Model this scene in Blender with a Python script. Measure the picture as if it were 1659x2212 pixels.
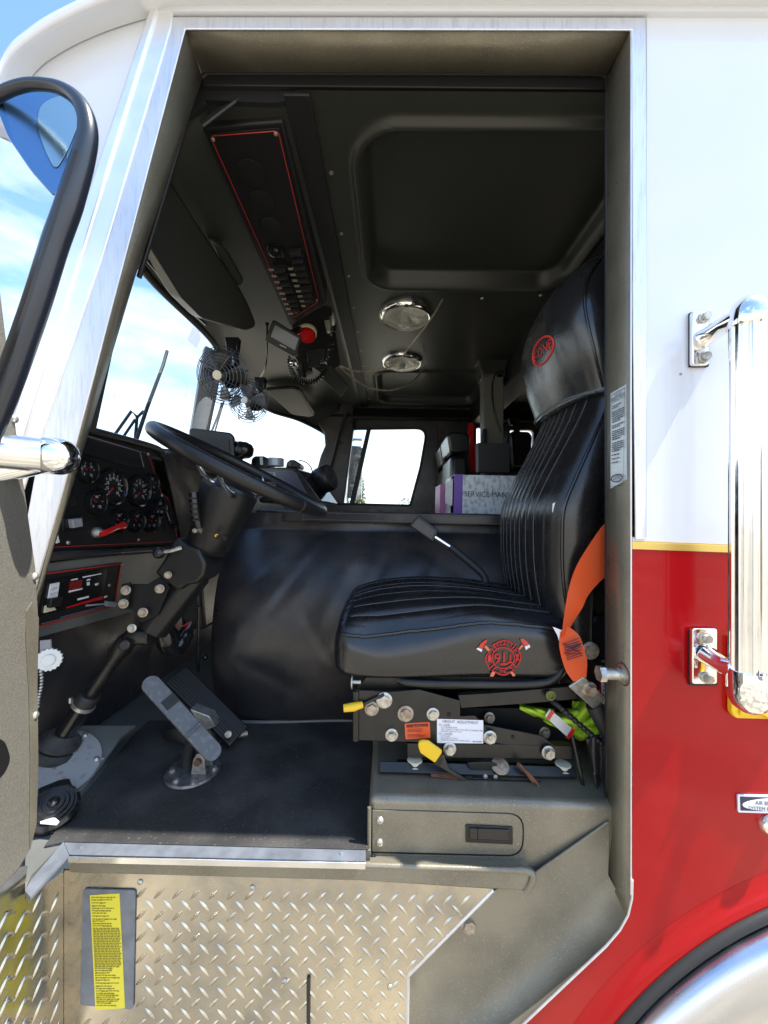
import bpy, bmesh, math, random
from mathutils import Vector, Matrix
random.seed(7)
S = bpy.context.scene
for o in list(bpy.data.objects): bpy.data.objects.remove(o)
COL = S.collection
# ------------------------------------------------------------------ camera
F = 831.0; CX, CY = 829.5, 1106.0            # focal length and centre in photo units (1659 x 2212)
CAM = Vector((0, -0.8, 0))
Yc = Vector((0.0126, -0.0084, -1)).normalized()
r = math.radians(1.2)
Zc = Vector((math.sin(r), math.cos(r), 0)); Zc = (Zc - Yc*Zc.dot(Yc)).normalized()
Xc = Yc.cross(Zc).normalized()
RWC = Matrix((Xc, Yc, Zc))                   # world from camera
cam = bpy.data.cameras.new('camera'); camo = bpy.data.objects.new('camera', cam); COL.objects.link(camo)
camo.matrix_world = Matrix.Translation(CAM) @ RWC.to_4x4()
cam.sensor_fit = 'HORIZONTAL'; cam.sensor_width = 36; cam.lens = F/1659*36
cam.clip_start = 0.01; cam.clip_end = 2000
S.camera = camo
S.render.resolution_x = 768; S.render.resolution_y = 1024
# ------------------------------------------------------------------ sky, sun, exposure
SUN = Vector((0.45, -0.062, 0.89)).normalized()
W = bpy.data.worlds.new('World'); S.world = W; W.use_nodes = True
nt = W.node_tree; nt.nodes.clear(); N = nt.nodes.new; L = nt.links.new
out = N('ShaderNodeOutputWorld'); bg = N('ShaderNodeBackground'); bg.inputs[1].default_value = 0.15
sky = N('ShaderNodeTexSky'); sky.sky_type = 'NISHITA'; sky.sun_disc = False
sky.sun_elevation = math.asin(SUN.z); sky.sun_rotation = math.atan2(SUN.x, SUN.y)
tc = N('ShaderNodeTexCoord'); mp = N('ShaderNodeMapping'); mp.inputs['Scale'].default_value = (1.1, 1.1, 3.2)
mp.inputs['Rotation'].default_value = (0.25, 0.1, 0.3)
nz = N('ShaderNodeTexNoise'); nz.inputs['Scale'].default_value = 2.2; nz.inputs['Detail'].default_value = 7; nz.inputs['Roughness'].default_value = 0.55
sep = N('ShaderNodeSeparateXYZ'); ram = N('ShaderNodeMapRange')
ram.inputs[1].default_value = 0.02; ram.inputs[2].default_value = 0.62; ram.inputs[3].default_value = 0.30; ram.inputs[4].default_value = -0.16
add = N('ShaderNodeMath'); add.operation = 'ADD'
cr = N('ShaderNodeValToRGB'); cr.color_ramp.elements[0].position = 0.42; cr.color_ramp.elements[1].position = 0.72
mx = N('ShaderNodeMix'); mx.data_type = 'RGBA'; mx.inputs[7].default_value = (4.4, 4.65, 4.9, 1)
L(tc.outputs['Generated'], mp.inputs[0]); L(mp.outputs[0], nz.inputs[0]); L(tc.outputs['Generated'], sep.inputs[0])
L(sep.outputs[2], ram.inputs[0]); L(nz.outputs[0], add.inputs[0]); L(ram.outputs[0], add.inputs[1])
L(add.outputs[0], cr.inputs[0]); L(cr.outputs[0], mx.inputs[0]); tint = N('ShaderNodeMix'); tint.data_type = 'RGBA'; tint.blend_type = 'MULTIPLY'; tint.inputs[0].default_value = 1; tint.inputs[7].default_value = (0.80, 0.96, 1.03, 1); L(sky.outputs[0], tint.inputs[6]); L(tint.outputs[2], mx.inputs[6]); L(mx.outputs[2], bg.inputs[0]); L(bg.outputs[0], out.inputs[0])
sl = bpy.data.lights.new('sun', 'SUN'); sl.energy = 4.0; sl.angle = math.radians(0.55); sl.color = (1, 0.95, 0.86)
slo = bpy.data.objects.new('sun', sl); COL.objects.link(slo)
slo.rotation_euler = SUN.to_track_quat('Z', 'Y').to_euler()
S.view_settings.view_transform = 'Standard'; S.view_settings.look = 'None'; S.view_settings.gamma = 1
S.view_settings.use_curve_mapping = False; S.view_settings.exposure = 1.5
S.render.engine = 'CYCLES'
S.cycles.max_bounces = 10; S.cycles.diffuse_bounces = 5; S.cycles.glossy_bounces = 5; S.cycles.transparent_max_bounces = 12

# ------------------------------------------------------------------ picking: a point of the photo at a real distance / on a real plane
def ray(px, py): return RWC @ Vector(((px-CX)/F, -(py-CY)/F, -1))
def P(px, py, d):
    w = ray(px, py); return CAM + w*(d/w.y)
def PX(px, py, x):
    w = ray(px, py); return CAM + w*(x/w.x)
def PZ(px, py, z):
    w = ray(px, py); return CAM + w*(z/w.z)
class Pl:
    def __init__(s, a, b, c):
        s.o = a; s.u = (b-a).normalized(); s.n = (b-a).cross(c-a).normalized()
        if s.n.dot(CAM-a) < 0: s.n = -s.n
        s.v = s.n.cross(s.u).normalized()
        if s.v.z < 0: s.v = -s.v
    def __call__(s, px, py, off=0.0):
        w = ray(px, py); o = s.o + s.n*off
        return CAM + w*((o-CAM).dot(s.n)/w.dot(s.n))
def planeY(d): return Pl(Vector((0, d-0.8, 0)), Vector((1, d-0.8, 0)), Vector((0, d-0.8, 1)))
def planeX(x): return Pl(Vector((x, 0, 0)), Vector((x, 1, 0)), Vector((x, 0, 1)))
def planeZ(z):
    p = Pl(Vector((0, 0, z)), Vector((1, 0, z)), Vector((0, 1, z))); p.v = Vector((0, 1, 0)); return p

# ------------------------------------------------------------------ materials
MATS = {}
def mat(name, base, rough=0.5, metal=0.0, bump=None, var=None, coat=0.0, spec=0.5, rvar=None, trans=0.0, emit=None, spk=None, alpha=None, aniso=None):
    m = bpy.data.materials.new(name); m.use_nodes = True; MATS[name] = m
    t = m.node_tree; b = t.nodes['Principled BSDF']; n = t.nodes.new; l = t.links.new
    b.inputs['Base Color'].default_value = (*base, 1); b.inputs['Roughness'].default_value = rough
    b.inputs['Metallic'].default_value = metal; b.inputs['Specular IOR Level'].default_value = spec
    b.inputs['Coat Weight'].default_value = coat; b.inputs['Coat Roughness'].default_value = 0.04
    b.inputs['Transmission Weight'].default_value = trans
    if emit: b.inputs['Emission Color'].default_value = (*emit[0], 1); b.inputs['Emission Strength'].default_value = emit[1]
    g = n('ShaderNodeNewGeometry')
    def noise(scale, detail=5, stretch=None):
        x = n('ShaderNodeTexNoise'); x.inputs['Scale'].default_value = scale; x.inputs['Detail'].default_value = detail
        if stretch:
            q = n('ShaderNodeMapping'); q.inputs['Scale'].default_value = stretch; l(g.outputs['Position'], q.inputs[0]); l(q.outputs[0], x.inputs[0])
        else: l(g.outputs['Position'], x.inputs[0])
        return x
    src = None
    if var:                                     # (scale, other colour, lo, hi[, stretch])
        x = noise(var[0], 6, var[4] if len(var) > 4 else None); c = n('ShaderNodeMapRange'); c.inputs[1].default_value = var[2]; c.inputs[2].default_value = var[3]
        k = n('ShaderNodeMix'); k.data_type = 'RGBA'; k.inputs[6].default_value = (*base, 1); k.inputs[7].default_value = (*var[1], 1)
        l(x.outputs[0], c.inputs[0]); l(c.outputs[0], k.inputs[0]); src = k.outputs[2]
    if spk:                                     # speckle (scale, colour, threshold)
        x = n('ShaderNodeTexVoronoi'); x.inputs['Scale'].default_value = spk[0]; l(g.outputs['Position'], x.inputs[0])
        s2 = n('ShaderNodeSeparateColor'); l(x.outputs['Color'], s2.inputs[0])
        c = n('ShaderNodeMapRange'); c.inputs[1].default_value = spk[2]; c.inputs[2].default_value = min(1, spk[2]+0.1); l(s2.outputs[0], c.inputs[0])
        k = n('ShaderNodeMix'); k.data_type = 'RGBA'; k.inputs[7].default_value = (*spk[1], 1)
        if src: l(src, k.inputs[6])
        else: k.inputs[6].default_value = (*base, 1)
        l(c.outputs[0], k.inputs[0]); src = k.outputs[2]
    if src: l(src, b.inputs['Base Color'])
    if rvar:                                    # (scale, lo, hi[, stretch])
        x = noise(rvar[0], 5, rvar[3] if len(rvar) > 3 else None); c = n('ShaderNodeMapRange'); c.inputs[1].default_value = 0.3; c.inputs[2].default_value = 0.7
        c.inputs[3].default_value = rvar[1]; c.inputs[4].default_value = rvar[2]; l(x.outputs[0], c.inputs[0]); l(c.outputs[0], b.inputs['Roughness'])
    if bump:                                    # list of (scale, strength[, stretch])
        prev = None
        for bb in bump:
            x = noise(bb[0], 4, bb[2] if len(bb) > 2 else None); q = n('ShaderNodeBump'); q.inputs['Strength'].default_value = bb[1]; q.inputs['Distance'].default_value = 0.002
            l(x.outputs[0], q.inputs['Height'])
            if prev: l(prev, q.inputs['Normal'])
            prev = q.outputs[0]
        l(prev, b.inputs['Normal'])
    return m
def glass(name, tint=(1, 1, 1), f0=0.04, rough=0.0):
    m = bpy.data.materials.new(name); m.use_nodes = True; MATS[name] = m
    t = m.node_tree; t.nodes.clear(); n = t.nodes.new; l = t.links.new
    o = n('ShaderNodeOutputMaterial'); a = n('ShaderNodeBsdfTransparent'); a.inputs[0].default_value = (*tint, 1)
    g = n('ShaderNodeBsdfGlossy'); g.inputs['Roughness'].default_value = rough
    k = n('ShaderNodeMixShader'); fr = n('ShaderNodeLayerWeight'); pw = n('ShaderNodeMath'); pw.operation = 'POWER'; pw.inputs[1].default_value = 5
    ml = n('ShaderNodeMath'); ml.operation = 'MULTIPLY_ADD'; ml.inputs[1].default_value = .6; ml.inputs[2].default_value = .035; ml.use_clamp = True
    l(fr.outputs['Facing'], pw.inputs[0]); l(pw.outputs[0], ml.inputs[0]); l(ml.outputs[0], k.inputs[0]); l(a.outputs[0], k.inputs[1]); l(g.outputs[0], k.inputs[2]); l(k.outputs[0], o.inputs[0])
    return m
white = mat('white_paint', (0.70, 0.72, 0.77), 0.25, coat=1.0, bump=[(3, 0.03)], var=(1.5, (0.66, 0.68, 0.73), 0.4, 0.7))
red = mat('red_paint', (0.36, 0.002, 0.005), 0.3, coat=0.25, spec=0.15, bump=[(2.5, 0.04), (90, .02)], var=(18, (0.34, 0.002, 0.005), 0.4, 0.7))
gold = mat('gold_leaf', (0.75, 0.55, 0.16), 0.35, 0.7, bump=[(120, 0.15)])
bronze = mat('bronze_coating', (0.19, 0.172, 0.132), 0.36, 0.4, bump=[(260, 0.28), (30, 0.15)], var=(7, (0.25, 0.228, 0.175), 0.4, 0.65), spk=(520, (0.30, 0.275, 0.215), 0.9), rvar=(9, 0.26, 0.5))
bronzedoor = mat('bronze_speckle_coating', (0.16, 0.15, 0.128), 0.5, 0.15, bump=[(520, 0.5), (20, .1)], spk=(800, (0.22, 0.205, 0.17), 0.75), var=(500, (0.09, 0.083, 0.068), 0.5, 0.7))
alu = mat('scuffed_aluminium', (0.72, 0.72, 0.75), 0.40, 0.75, bump=[(220, 0.15), (14, 0.06)], var=(190, (0.63, 0.63, 0.67), 0.5, 0.68, (1, 1, 0.12)), rvar=(90, 0.30, 0.48, (1, 1, .1)))
alusill = mat('brushed_sill_aluminium', (0.19, 0.21, 0.25), 0.42, 0.3, bump=[(60, 0.2)], var=(25, (0.13, 0.145, 0.175), 0.4, 0.7), rvar=(30, 0.32, 0.55))
polish = mat('polished_aluminium', (0.86, 0.86, 0.87), 0.16, 1.0, bump=[(60, 0.03)], rvar=(30, 0.08, 0.22))
chrome = mat('chrome', (0.9, 0.9, 0.91), 0.05, 1.0, rvar=(40, 0.03, 0.12))
satin = mat('satin_aluminium', (0.90, 0.90, 0.91), 0.38, 0.85, bump=[(50, 0.05)], rvar=(20, 0.3, 0.45))
zinc = mat('zinc_bolt', (0.55, 0.54, 0.5), 0.4, 0.8, var=(90, (0.35, 0.33, 0.28), 0.4, 0.7))
zincdull = mat('weathered_zinc', (0.45, 0.38, 0.30), 0.55, 0.5, var=(80, (0.25, 0.18, 0.12), 0.4, 0.7))
tread = mat('tread_plate_aluminium', (0.57, 0.535, 0.46), 0.2, 1.0, bump=[(45, 0.10), (11, 0.22)], rvar=(30, 0.13, 0.32), var=(16, (0.44, 0.425, 0.39), 0.4, 0.7))
headl = mat('headliner_vinyl', (0.031, 0.033, 0.029), 0.33, bump=[(420, 0.2), (5, 0.06)], spec=0.42)
headd = mat('headliner_dark', (0.014, 0.014, 0.015), 0.45, bump=[(420, 0.2)], spec=.35)
vinyl = mat('black_vinyl', (0.022, 0.022, 0.025), 0.28, bump=[(300, 0.12), (14, 0.4), (42, .25)], rvar=(8, 0.24, 0.44), var=(5, (0.060, 0.050, 0.045), 0.46, 0.66))
leather = mat('black_leather', (0.011, 0.011, 0.012), 0.22, bump=[(420, 0.10), (22, 0.09)], rvar=(22, 0.18, 0.32), spec=0.7)
leathers = mat('smooth_black_leather', (0.012, 0.012, 0.013), 0.25, spec=.6)
leatherw = mat('creased_leather', (0.016, 0.017, 0.018), 0.22, bump=[(30, 0.35, (1, 1, 0.5)), (240, 0.1)], rvar=(16, 0.16, 0.32), spec=0.8)
stitch = mat('stitch_thread', (0.10, 0.10, 0.11), 0.6)
plast = mat('black_plastic', (0.012, 0.012, 0.013), 0.38, spec=0.4, bump=[(350, 0.1)])
plastg = mat('gloss_black_plastic', (0.010, 0.010, 0.011), 0.16)
plastm = mat('matte_black_panel', (0.010, 0.010, 0.011), 0.55, spec=0.25, bump=[(300, 0.1)])
steelk = mat('black_steel', (0.010, 0.0095, 0.009), 0.35, bump=[(60, 0.08)], var=(20, (0.02, 0.018, 0.015), 0.45, 0.7))
rubber = mat('rubber', (0.018, 0.018, 0.018), 0.6, bump=[(150, 0.15)])
rubberg = mat('dusty_rubber', (0.045, 0.043, 0.04), 0.7, bump=[(80, 0.2)], var=(30, (0.02, 0.02, 0.02), 0.4, 0.7))
matfl = mat('floor_mat_rubber', (0.022, 0.022, 0.023), 0.7, bump=[(420, 0.9), (120, 0.4)], var=(7, (0.062, 0.060, 0.058), 0.42, 0.7), spk=(330, (0.085, 0.083, 0.08), 0.955))
greyp = mat('grey_painted_metal', (0.13, 0.135, 0.13), 0.42, bump=[(200, 0.1)], var=(8, (0.10, 0.105, 0.10), 0.4, 0.7))
greypl = mat('grey_plastic', (0.28, 0.29, 0.33), 0.45)
pedalg = mat('worn_pedal_rubber', (0.11, 0.115, 0.125), 0.5, bump=[(250, 0.3), (900, 0.2, (0.2, 1, 1))], var=(60, (0.19, 0.195, 0.21), 0.5, 0.75))
redline = mat('red_trim_line', (0.45, 0.03, 0.02), 0.5)
redpl = mat('red_plastic', (0.55, 0.012, 0.012), 0.2, coat=0.6)
redthread = mat('red_embroidery', (0.62, 0.025, 0.02), 0.65, bump=[(900, 0.4)])
pinkthread = mat('salmon_embroidery', (0.72, 0.16, 0.10), 0.65)
whitepl = mat('white_plastic', (0.72, 0.72, 0.70), 0.4)
cream = mat('cream_plastic', (0.68, 0.62, 0.47), 0.4)
label = mat('white_label', (0.74, 0.75, 0.80), 0.35)
labelb = mat('pale_blue_label', (0.55, 0.62, 0.66), 0.3, coat=0.5)
inkd = mat('dark_ink', (0.03, 0.03, 0.06), 0.6)
inkb = mat('grey_ink', (0.10, 0.11, 0.14), 0.6)
ylab = mat('yellow_label', (0.68, 0.60, 0.04), 0.4)
yel = mat('yellow_plastic', (0.80, 0.50, 0.015), 0.4, bump=[(60, 0.05)])
orange = mat('orange_webbing', (0.75, 0.085, 0.012), 0.7, bump=[(700, 0.4, (1, 1, 0.3))], var=(30, (0.68, 0.10, 0.025), 0.4, 0.7))
orlab = mat('orange_label', (0.72, 0.10, 0.02), 0.45)
hivis = mat('hi_vis_fabric', (0.48, 0.72, 0.03), 0.7, bump=[(60, 0.3)], var=(40, (0.36, 0.60, 0.05), 0.4, 0.7))
silvert = mat('reflective_tape', (0.55, 0.56, 0.58), 0.35, 0.2)
screen = mat('dark_screen', (0.018, 0.02, 0.024), 0.4, spec=.3)
screeng = mat('grey_screen', (0.16, 0.17, 0.19), 0.18)
purple = mat('purple_card', (0.14, 0.05, 0.36), 0.4)
pink = mat('mauve_card', (0.40, 0.13, 0.30), 0.4)
silverb = mat('silver_pattern_card', (0.62, 0.66, 0.68), 0.35, var=(60, (0.36, 0.42, 0.47), 0.45, 0.6, (1, 1, 0.6)))
paper = mat('crumpled_paper', (0.65, 0.65, 0.63), 0.8, bump=[(30, 0.8)])
beltk = mat('black_webbing', (0.012, 0.012, 0.013), 0.8)
rust = mat('rusty_steel', (0.20, 0.075, 0.035), 0.7, 0.2, var=(60, (0.10, 0.05, 0.03), 0.4, 0.7))
mirr = mat('sky_tinted_mirror_glass', (0.075, 0.16, 0.30), 0.25, 1.0)  # blue of the reflected sky put into the base colour
mirr2 = mat('pale_reflection_tint', (0.20, 0.30, 0.36), 0.2, 1.0)  # paler tint painted for the bright part of the reflection
shell = mat('navy_black_shell', (0.012, 0.016, 0.026), 0.3, coat=.3)
redbtn = mat('red_display', (0.10, 0.006, 0.006), 0.3, emit=((1, 0.03, 0.02), 0.01))
ground_m = mat('dry_gravel', (0.37, 0.315, 0.225), 0.9, bump=[(8, 0.5)], var=(0.9, (0.17, 0.153, 0.125), 0.46, 0.58))
leaf = mat('leaves', (0.11, 0.12, 0.05), 0.7, var=(1.5, (0.045, 0.07, 0.02), 0.4, 0.6)); bark = mat('bark', (0.10, 0.075, 0.05), 0.9)
gl = glass('window_glass', (0.93, 0.96, 0.95)); lens = mat('clear_lens', (0.93, 0.92, 0.86), 0.12, trans=0.85, bump=[(160, 0.25)])
refl = mat('lamp_reflector', (0.85, 0.82, 0.70), 0.25, 0.6)

# ------------------------------------------------------------------ mesh builder
def frame(axis):
    a = axis.normalized(); t = Vector((0, 0, 1)) if abs(a.z) < 0.9 else Vector((1, 0, 0))
    u = a.cross(t).normalized(); return u, a.cross(u).normalized(), a
def cat(pts, n=8, closed=False):
    pts = [Vector(p) for p in pts]; m = len(pts); res = []
    for i in range(m if closed else m-1):
        p1, p2 = pts[i], pts[(i+1) % m]
        p0 = pts[(i-1) % m] if closed or i > 0 else p1*2-p2
        p3 = pts[(i+2) % m] if closed or i+2 < m else p2*2-p1
        for k in range(n):
            t = k/n
            res.append(0.5*((2*p1)+(p2-p0)*t+(2*p0-5*p1+4*p2-p3)*t*t+(3*p1-p0-3*p2+p3)*t*t*t))
    if not closed: res.append(pts[-1])
    return res
def rnd(pts, rad, n=5):
    """round the corners of a 2D polygon (photo units); rad a number or a list"""
    res = []; m = len(pts)
    for i in range(m):
        p = Vector(pts[i]); a = Vector(pts[i-1]); b = Vector(pts[(i+1) % m]); q = rad[i] if isinstance(rad, (list, tuple)) else rad
        if q <= 0: res.append(p); continue
        da = (a-p); db = (b-p); q = min(q, da.length*0.48, db.length*0.48)
        s = p+da.normalized()*q; e = p+db.normalized()*q
        for k in range(n+1):
            t = k/n; res.append(s*(1-t)**2+p*2*t*(1-t)+e*t*t)
    return res
class MB:
    def __init__(s): s.v = []; s.f = []; s.m = []
    def add(s, vs, fs, m=0):
        o = len(s.v); s.v += [Vector(x) for x in vs]; s.f += [tuple(i+o for i in f) for f in fs]; s.m += [m]*len(fs); return s
    def box(s, c, size, R=None, m=0):
        c = Vector(c); vs = []
        for x in (-.5, .5):
            for y in (-.5, .5):
                for z in (-.5, .5):
                    q = Vector((x*size[0], y*size[1], z*size[2])); vs.append(c+(R @ q if R else q))
        return s.add(vs, [(0, 1, 3, 2), (4, 6, 7, 5), (0, 4, 5, 1), (2, 3, 7, 6), (0, 2, 6, 4), (1, 5, 7, 3)], m)
    def prism(s, pts, vec, m=0):
        pts = [Vector(p) for p in pts]; n = len(pts); vec = Vector(vec)
        nn = sum(((pts[i]-pts[0]).cross(pts[(i+1) % n]-pts[0]) for i in range(1, n-1)), Vector())
        if nn.dot(vec) > 0: pts.reverse()
        vs = pts+[p+vec for p in pts]
        fs = [tuple(range(n)), tuple(range(2*n-1, n-1, -1))]+[(i, i+n, (i+1) % n+n, (i+1) % n) for i in range(n)]
        return s.add(vs, fs, m)
    def plate(s, pl, px, th=0.003, off=0.0, m=0):
        """photo polygon on plane pl, raised by off+th towards the viewer"""
        return s.prism([pl(x, y, off+th) for x, y in px], -pl.n*th, m)
    def tube(s, pts, rad, n=10, closed=False, m=0, caps=True, flat=1.0):
        pts = [Vector(p) for p in pts]; k = len(pts); rs = rad if isinstance(rad, (list, tuple)) else [rad]*k
        if len(rs) != k: rs = [rs[0]+(rs[-1]-rs[0])*i/(k-1) for i in range(k)]
        vs = []; u = None
        for i in range(k):
            t = (pts[(i+1) % k]-pts[i-1]) if closed else (pts[min(i+1, k-1)]-pts[max(i-1, 0)])
            if t.length < 1e-9: t = Vector((0, 0, 1))
            t.normalize()
            if u is None: u, w, _ = frame(t)
            else:
                u = (u-t*u.dot(t)); u = u.normalized() if u.length > 1e-6 else frame(t)[0]
            w = t.cross(u)
            for j in range(n):
                a = 2*math.pi*j/n; vs.append(pts[i]+(u*math.cos(a)+w*math.sin(a)*flat)*rs[i])
        fs = []
        for i in range(k if closed else k-1):
            for j in range(n):
                a = i*n+j; b = i*n+(j+1) % n; c = ((i+1) % k)*n+(j+1) % n; d = ((i+1) % k)*n+j; fs.append((a, b, c, d))
        if not closed and caps: fs += [tuple(range(n-1, -1, -1)), tuple(range((k-1)*n, k*n))]
        return s.add(vs, fs, m)
    def lathe(s, o, axis, prof, n=28, m=0):
        """prof: (radius, height along axis)"""
        o = Vector(o); u, w, a = frame(Vector(axis)); k = len(prof); vs = []
        for rr, h in prof:
            for j in range(n):
                t = 2*math.pi*j/n; vs.append(o+a*h+(u*math.cos(t)+w*math.sin(t))*max(rr, 1e-5))
        fs = [(i*n+j, i*n+(j+1) % n, (i+1)*n+(j+1) % n, (i+1)*n+j) for i in range(k-1) for j in range(n)]
        fs += [tuple(range(n-1, -1, -1)), tuple(range((k-1)*n, k*n))]
        return s.add(vs, fs, m)
    def grid(s, rows, m=0, closed=False):
        k = len(rows); n = len(rows[0]); vs = [p for rw in rows for p in rw]
        fs = [(i*n+j, i*n+(j+1) % n, (i+1)*n+(j+1) % n, (i+1)*n+j) for i in range(k-1) for j in range(n if closed else n-1)]
        return s.add(vs, fs, m)
    def ribbon(s, line, w, th, m=0):
        """line: list of (centre, half width vector); a strap of thickness th"""
        rows = []
        for i, (c, h) in enumerate(line):
            t = line[min(i+1, len(line)-1)][0]-line[max(i-1, 0)][0]; nn = t.cross(h).normalized()*th/2
            rows.append([c-h*w-nn, c+h*w-nn, c+h*w+nn, c-h*w+nn])
        s.grid(rows, m, True); return s.add(rows[0], [(0, 1, 2, 3)], m).add(rows[-1], [(3, 2, 1, 0)], m)
    def fill(s, loops, m=0):
        bm = bmesh.new(); es = []
        for lp in loops:
            vs = [bm.verts.new(p) for p in lp]
            es += [bm.edges.new((vs[i], vs[(i+1) % len(vs)])) for i in range(len(vs))]
        bmesh.ops.triangle_fill(bm, use_beauty=True, use_dissolve=False, edges=es)
        bmesh.ops.recalc_face_normals(bm, faces=bm.faces[:])
        bm.verts.index_update()
        s.add([v.co.copy() for v in bm.verts], [tuple(v.index for v in f.verts) for f in bm.faces], m); bm.free(); return s
    def text(s, body, o, u, v, h, ext=0.0006, align='LEFT', m=0, sx=1.0, shear=0.0):
        c = bpy.data.curves.new('t', 'FONT'); c.body = body; c.size = 1.0; c.align_x = align; c.extrude = 0; c.resolution_u = 3; c.shear = shear
        ob = bpy.data.objects.new('t', c); COL.objects.link(ob)
        bpy.context.view_layer.update()
        me = bpy.data.meshes.new_from_object(ob.evaluated_get(bpy.context.evaluated_depsgraph_get()))
        u = Vector(u).normalized(); v = Vector(v).normalized(); nn = u.cross(v)
        k = h/0.70
        s.add([Vector(o)+u*(q.co.x*k*sx)+v*(q.co.y*k)+nn*ext for q in me.vertices], [tuple(p.vertices) for p in me.polygons], m)
        bpy.data.objects.remove(ob); bpy.data.curves.remove(c); bpy.data.meshes.remove(me); return s
    def hexbolt(s, c, n, rr, h=None, m=0, washer=True):
        c = Vector(c); n = Vector(n).normalized(); h = h or rr*0.9
        if washer: s.lathe(c, n, [(rr*1.35, 0), (rr*1.35, rr*0.22), (rr*1.2, rr*0.3)], 18, m)
        u, w, a = frame(n); a0 = random.random()
        pts = [c+n*rr*0.2+(u*math.cos(a0+i*math.pi/3)+w*math.sin(a0+i*math.pi/3))*rr for i in range(6)]
        return s.prism(pts, n*h, m)
    def screw(s, c, n, rr, m=0):
        return s.lathe(c, n, [(rr, 0), (rr*0.95, rr*0.25), (rr*0.7, rr*0.5), (rr*0.3, rr*0.6), (rr*0.25, rr*0.45), (0, rr*0.45)], 14, m)
    def build(s, name, mats, parent=None, ang=40, bevel=0, seg=2, smooth=True, subsurf=0, solid=0):
        me = bpy.data.meshes.new(name); me.from_pydata(s.v, [], s.f); me.update()
        mats = mats if isinstance(mats, (list, tuple)) else [mats]
        for q in mats: me.materials.append(q)
        if len(mats) > 1: me.polygons.foreach_set('material_index', s.m)
        bm = bmesh.new(); bm.from_mesh(me); bmesh.ops.remove_doubles(bm, verts=bm.verts[:], dist=1e-6)
        bmesh.ops.recalc_face_normals(bm, faces=bm.faces[:]); bm.to_mesh(me); bm.free()
        if smooth: me.shade_smooth(); me.set_sharp_from_angle(angle=math.radians(ang))
        o = bpy.data.objects.new(name, me); COL.objects.link(o)
        if parent:
            o.parent = parent
            if parent.type == 'EMPTY': o.matrix_parent_inverse = Matrix.Translation(-parent.location)
        if solid:
            q = o.modifiers.new('Solidify', 'SOLIDIFY'); q.thickness = solid; q.offset = 0
        if subsurf:
            q = o.modifiers.new('Subdivision', 'SUBSURF'); q.levels = subsurf; q.render_levels = subsurf
        if bevel:
            q = o.modifiers.new('Bevel', 'BEVEL'); q.width = bevel; q.segments = seg; q.limit_method = 'ANGLE'; q.angle_limit = math.radians(35)
        return o
def each(name, m_, par, items):
    for it in items:
        k = MB(); getattr(k, it[0])(*it[1:]); k.build(name, m_, par)
def tag(o, lab, catg, group=None):
    o['label'] = lab; o['category'] = catg
    if group: o['group'] = group
    return o
def thing(name, loc, lab, catg, group=None):
    o = bpy.data.objects.new(name, None); COL.objects.link(o); o.location = Vector(loc); o.empty_display_size = 0.05
    return tag(o, lab, catg, group)
def px_poly(fn, pts): return [fn(x, y) for x, y in pts]
V = Vector

# ================================================================== ground and distance
g = MB(); GZ = -1.75
g.grid([[V((x, y, GZ)) for x in (-600, -20, 0, 20, 600)] for y in (-600, -20, 0, 20, 600)])
go = g.build('ground', ground_m); go['kind'] = 'structure'
def tree(name, x, y, h, rad, lab, n=900):
    t = thing(name, (x, y, GZ), lab, 'tree', 'trees beyond the truck')
    b = MB(); b.tube([V((x, y, GZ)), V((x+.1, y, GZ+h*.35)), V((x, y+.1, GZ+h*.7))], [h*.035, h*.01], 8)
    for k in range(6):
        a = k*1.05; b.tube([V((x, y, GZ+h*(.28+.06*k))), V((x+math.cos(a)*rad*.6, y+math.sin(a)*rad*.6, GZ+h*(.45+.07*k)))], [h*.012, h*.004], 6)
    b.build('trunk', bark, t)
    c = MB()
    for k in range(n):
        a = random.random()*6.283; ph = random.random(); rr = rad*(random.random()**.45)*(1-abs(ph-.4)**1.6)
        q = V((x+math.cos(a)*rr, y+math.sin(a)*rr, GZ+h*(.22+.78*ph))); s = h*.03*(.6+random.random())
        d1 = V((random.uniform(-1, 1), random.uniform(-1, 1), random.uniform(-1, 1))).normalized(); d2 = d1.orthogonal().normalized()
        c.add([q-d1*s, q-d2*s*.5, q+d1*s, q+d2*s*.5], [(0, 1, 2, 3)])
    c.build('crown', leaf, t, smooth=False)
tree('leafy_tree', P(771, 1113, 70).x, 70, 8.6, 1.5, 'leafy tree seen beside the far door mirror through the passenger window')
tree('bush', P(884, 1113, 70).x, 70, 5.0, 2.4, 'low bush at the lower rear corner of the passenger window', 500)

# ================================================================== THE TRUCK
T = thing('fire_truck', (0.4, 1.2, GZ), 'white over red fire truck cab seen through its open driver doorway', 'fire truck')
Y0 = planeY(0.80)
# opening outline: jamb outer edge (d .80) and inner edge (d ~.875)
OUT = [(85, 1262), (161, 968), (258, 600), (400, 62), (1362, 64), (1364, 1000), (1362, 1940)]
# -- white rear side panel
b = MB(); b.plate(Y0, [(1396, 26), (2300, 30), (2300, 1205), (1592, 1178), (1366, 1169), (1366, 1160), (1396, 1160)], 0.02, -0.02)
b.build('white_side_panel', white, T, bevel=0.002)
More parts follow.
